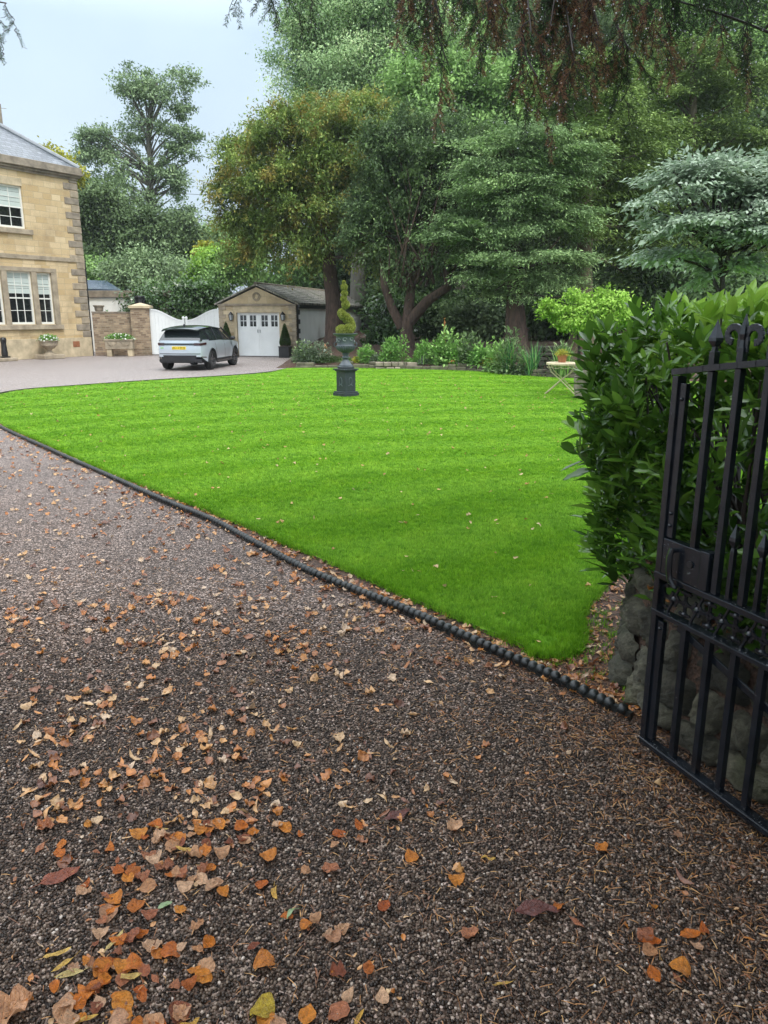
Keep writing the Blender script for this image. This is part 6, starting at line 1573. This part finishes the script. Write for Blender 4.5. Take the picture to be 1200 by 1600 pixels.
mb.build('stones',M['stone_edge'],kt,bevel=.025)
# rock face left of the table and the dark slab
def rocks(label,px,pyb,w,h,n,Y,mat='rubble'):
    c=D(px,pyb,Y); t=thing('dry_stone_wall',label,'wall',(c.x,Y,gz(c.x,Y)-.05)); mb=MB(); z=0
    while z<h:
        hh=random.uniform(.12,.2); x=-w/2
        while x<w/2: ww=random.uniform(.22,.42); mb.box((x+ww/2,random.uniform(-.03,.03),z+hh/2),(ww-.02,.4,hh-.015),random.uniform(-.05,.05)); x+=ww
        z+=hh
    mb.build('stones',M[mat],t,bevel=.03)
rocks('pale dry stone walling between the iris clumps and the cream table',860,575,1.0,.75,5,24.6)
rocks('dark flat slabs edging the mulch patch right of the urn',615,570,1.3,.22,3,27.75,'stone_weather')
for (px,py,lab) in ((508,546,'small terracotta and white ornament left of the urn'),(609,556,'small terracotta and white ornament on the mulch patch')):
    Y=float(yb(G(px,577).x))+(.7 if px<550 else .9); c=D(px,py+6,Y); t=thing('garden_ornament',lab,'ornament',(c.x,Y,gz(c.x,Y)+ (max(0,c.z-gz(c.x,Y))) ),R(20))
    mb=MB(); mb.lathe([(.10,0),(.11,.06),(.07,.12),(.085,.18),(.06,.25),(.02,.33),(.0,.36)],n=10); mb.build('body',M['terracotta'],t,smooth=True); mb=MB(); mb.ball((-.03,-.07,.10),.06,8,6); mb.build('front',M['render'],t,smooth=True)
    if px<550: mb=MB(); q=thing('flat_rock','flat pale rock under the small ornament left of the urn','rock',(c.x,Y,gz(c.x,Y)-.05)); mb.box((0,0,max(.1,c.z-gz(c.x,Y)+.05)/2),(.5,.35,max(.1,c.z-gz(c.x,Y)+.05))); mb.build('stone',M['stone_dress'],q,bevel=.04)
# rough post at the end of the hedge line, right of the table
q=D(908,622,17.6); q.z=.04; t=thing('stone_post','rough grey stone post half hidden by the laurel hedge beside the cream table','post',q)
mb=MB()
for k in range(5): mb.box((random.uniform(-.02,.02),0,.09+k*.155),(.30-.02*(k%2),.36,.15),random.uniform(-.1,.1))
mb.build('stones',M['stone_weather'],t,bevel=.03)
# overhead wire
wr=thing('overhead_wire','thin dark wire crossing the sky between the tall tree and the yew','wire',D(290,302,45)); a=D(240,300,45)-wr.location; b_=D(420,307,45)-wr.location; MB().tube([a,(a+b_)/2+Vector((0,0,-.05)),b_],.012,5).build('cable',M['black'],wr)

# ------------------------------------------------------------ the conifer whose boughs hang over the entrance
ht=thing('overhanging_conifer','dark conifer with rain beaded boughs hanging into the top of the picture','tree',(3.6,1.2,0)); B=Vector(ht.location)
tk=MB(); tk.tube([(0,0,0),(0,0,2.5),(-.1,.1,5),(-.1,.1,9)],[.34,.28,.22,.1],12)
needV={'g':[],'b':[]}; twig=MB(); drops=[]
def feather(a,b,r0,kind,dens=620,wid=.10,sub=True):
    """a drooping spray: a stem with side twigs lined with needles"""
    a=Vector(a);b=Vector(b);L=(b-a).length; n=8; pts=[a.lerp(b,k/n)+Vector((random.gauss(0,.01),random.gauss(0,.01),-.0))*(k>0)+Vector((0,0,-.10*L*(k/n)**2)) for k in range(n+1)]
    twig.tube([p-B for p in pts],[r0*(1-.8*k/n)+.0007 for k in range(n+1)],4,False)
    if sub:
        m=int(L*30)
        for k in range(m):
            u=.12+.88*k/m; i=min(n-1,int(u*n)); p=pts[i].lerp(pts[i+1],u*n-i); t=(pts[i+1]-pts[i]).normalized(); sd=Vector((random.gauss(0,1),random.gauss(0,1),random.gauss(0,.3))).normalized()
            e=p+(t*.75+sd*.65+Vector((0,0,-.55))).normalized()*random.uniform(.05,.17)*(1.1-.5*u); feather(p,e,.0012,kind,dens,wid,False)
    else:
        m=max(4,int(L*dens)); u=np.random.default_rng(random.randrange(10**9)); A=np.array(a);Bb=np.array(b); t_=u.random(m); P=A+(Bb-A)*t_[:,None]; dirn=(Bb-A)/L
        s=u.normal(size=(m,3)); s-=dirn*(s@dirn)[:,None]; s/=np.linalg.norm(s,axis=1,keepdims=True); d=dirn*.75+s*.75; needV[kind].append((P,d,s))
        if random.random()<.8: drops.append(b+Vector((0,0,-.003)))
def bough(px0,py0,px1,py1,Y0,Y1,kinds_,n,spread):
    a=D(px0,py0,Y0); b=D(px1,py1,Y1); m=6; w_=Vector((random.gauss(0,.04),random.gauss(0,.04),0)); pts=[a.lerp(b,k/m)+w_*math.sin(PI*k/m) for k in range(m+1)]
    twig.tube([p-B for p in pts],[.006*(1-.7*k/m)+.0010 for k in range(m+1)],6,False)
    for k in range(n):
        u=random.uniform(.1,1.0); i=min(m-1,int(u*m)); p=pts[i].lerp(pts[i+1],u*m-i); e=p+Vector((random.gauss(0,spread),random.gauss(0,spread*.6),-random.uniform(.12,.34)))
        feather(p,e,.0022,random.choice(kinds_),wid=.1)
BG=[(700,-90,655,40,4.2,3.9,'bbg',8,.08),(660,-60,690,110,4.0,3.8,'bbg',7,.05),(640,-40,700,170,4.1,4.0,'gbg',6,.05),(700,-90,790,90,4.3,3.9,'bgb',8,.06),(760,-80,740,60,3.9,3.7,'ggb',6,.06),(820,-90,830,120,4.0,3.7,'bbb',9,.06),(840,-90,895,150,4.1,3.6,'bgb',9,.06),
 (860,-60,855,60,3.8,3.8,'ggg',7,.06),(900,-90,860,110,3.9,3.7,'bbb',8,.06),(880,-90,935,110,4.1,3.7,'bbb',10,.06),(930,-80,960,20,3.9,3.7,'bbb',8,.08),(960,-60,1010,60,4.0,3.8,'ggb',9,.08),(1200,100,1010,60,4.1,4.0,'ggb',9,.06),(1080,-40,1010,80,4.2,4.0,'ggg',5,.08),(1120,-40,1080,50,4.0,3.9,'ggb',5,.09),(1180,-60,1150,60,4.1,3.9,'ggg',4,.08),(820,60,840,190,4.0,3.8,'bgg',8,.06),(900,80,880,190,3.9,3.7,'ggb',8,.06),(960,80,985,150,4.0,3.9,'ggg',8,.07),(780,-80,800,-10,4.0,4.0,'bg',8,.1),(1040,-80,1050,-20,4.0,4.0,'gg',8,.1),(610,-80,630,-30,4.2,4.1,'bg',6,.07)]
for (a0,b0,a1,b1,y0,y1,kk,n,spd) in BG: bough(a0,b0-50,a1,b1-(70 if b1>0 else 10),y0,y1,list(kk),n,spd)
for (a0,b0,a1,b1,y0,y1,kk,n,spd) in [(440,-90,350,-60,4.2,4.1,'g',5,.05),(430,-90,445,-62,4.2,4.1,'g',2,.03),(-60,0,10,5,4.6,4.5,'g',5,.02),(-70,60,-14,78,4.6,4.5,'g',4,.02),(480,-90,470,-62,4.3,4.2,'g',3,.03)]: bough(a0,b0,a1,b1,y0,y1,list(kk),n,spd)
main=[D(820,-160,3.6),D(1180,-150,3.4),D(1010,-170,3.7),D(650,-150,4.1),D(1215,45,4.1)]
for e in main: limb(tk,(-.05,.05,4.6+random.uniform(-.5,.5)),e-B,.05,.007,sag=-.05,n=8)
limb(tk,(-.05,.05,5.4),D(420,-140,4.2)-B,.06,.015,sag=-.06,n=8); limb(tk,(-.05,.05,5.4),D(-60,-110,4.6)-B,.06,.015,sag=-.08,n=9)
tk.build('trunk',M['bark_dark'],ht,smooth=True); twig.build('twigs',M['twig'],ht,smooth=True)
for kd,mt,nm in (('g','needle_green','green_needles'),('b','needle_brown','dead_needles')):
    P=np.concatenate([q[0] for q in needV[kd]]); d=np.concatenate([q[1] for q in needV[kd]]); s=np.concatenate([q[2] for q in needV[kd]]); n=len(P); print(kd,'needles',n)
    scatter(QT,QF,P-np.array(B),basis(d,np.cross(d,s)+rng.normal(0,.3,(n,3))),np.stack([rng.uniform(.012,.026,n),np.full(n,.0022),np.full(n,.01)],1),rng.random(n),nm,M[mt],ht)
n=len(drops); P=np.array(drops)-np.array(B); 
ov,of=ico_v,ico_f
scatter(ov,of,P,rotmats(np.zeros(n),np.zeros(n),np.zeros(n)),np.stack([np.full(n,.0030)]*3,1)*rng.uniform(.6,1.4,(n,1)),np.zeros(n),'raindrops',M['drop'],ht,smooth=True)['kind']='stuff'
# the boughs above and to the right of the viewer, out of the picture, that shade the entrance
fo_l=[(np.array([2.6,1.4,5.6]),np.array([2.6,2.2,1.0])),(np.array([1.6,-1.2,5.2]),np.array([2.4,2.0,.9])),(np.array([5.2,2.2,5.6]),np.array([2.2,2.0,1.0])),(np.array([3.6,1.2,8]),np.array([2.2,2.2,1.6])),(np.array([3.0,.2,4.2]),np.array([1.5,1.6,.7]))]
foliage('upper_boughs','f_yew_dark',fo_l,650,60,.34,.20,.08,ht,np.array(B),'layer')
# ------------------------------------------------------------ damp air
hz=MB(); hz.bb(-80,100,-25,110,-1.1,42); ho=hz.build('haze',None); ho['kind']='stuff'
m=bpy.data.materials.new('damp air'); m.use_nodes=True; nt=m.node_tree; nt.nodes.remove(nt.nodes['Principled BSDF'])
pv=nt.nodes.new('ShaderNodeVolumePrincipled'); pv.inputs['Density'].default_value=.0004; pv.inputs['Color'].default_value=(.86,.93,.97,1); pv.inputs['Anisotropy'].default_value=.2
nt.links.new(pv.outputs[0],nt.nodes['Material Output'].inputs['Volume']); ho.data.materials.append(m)
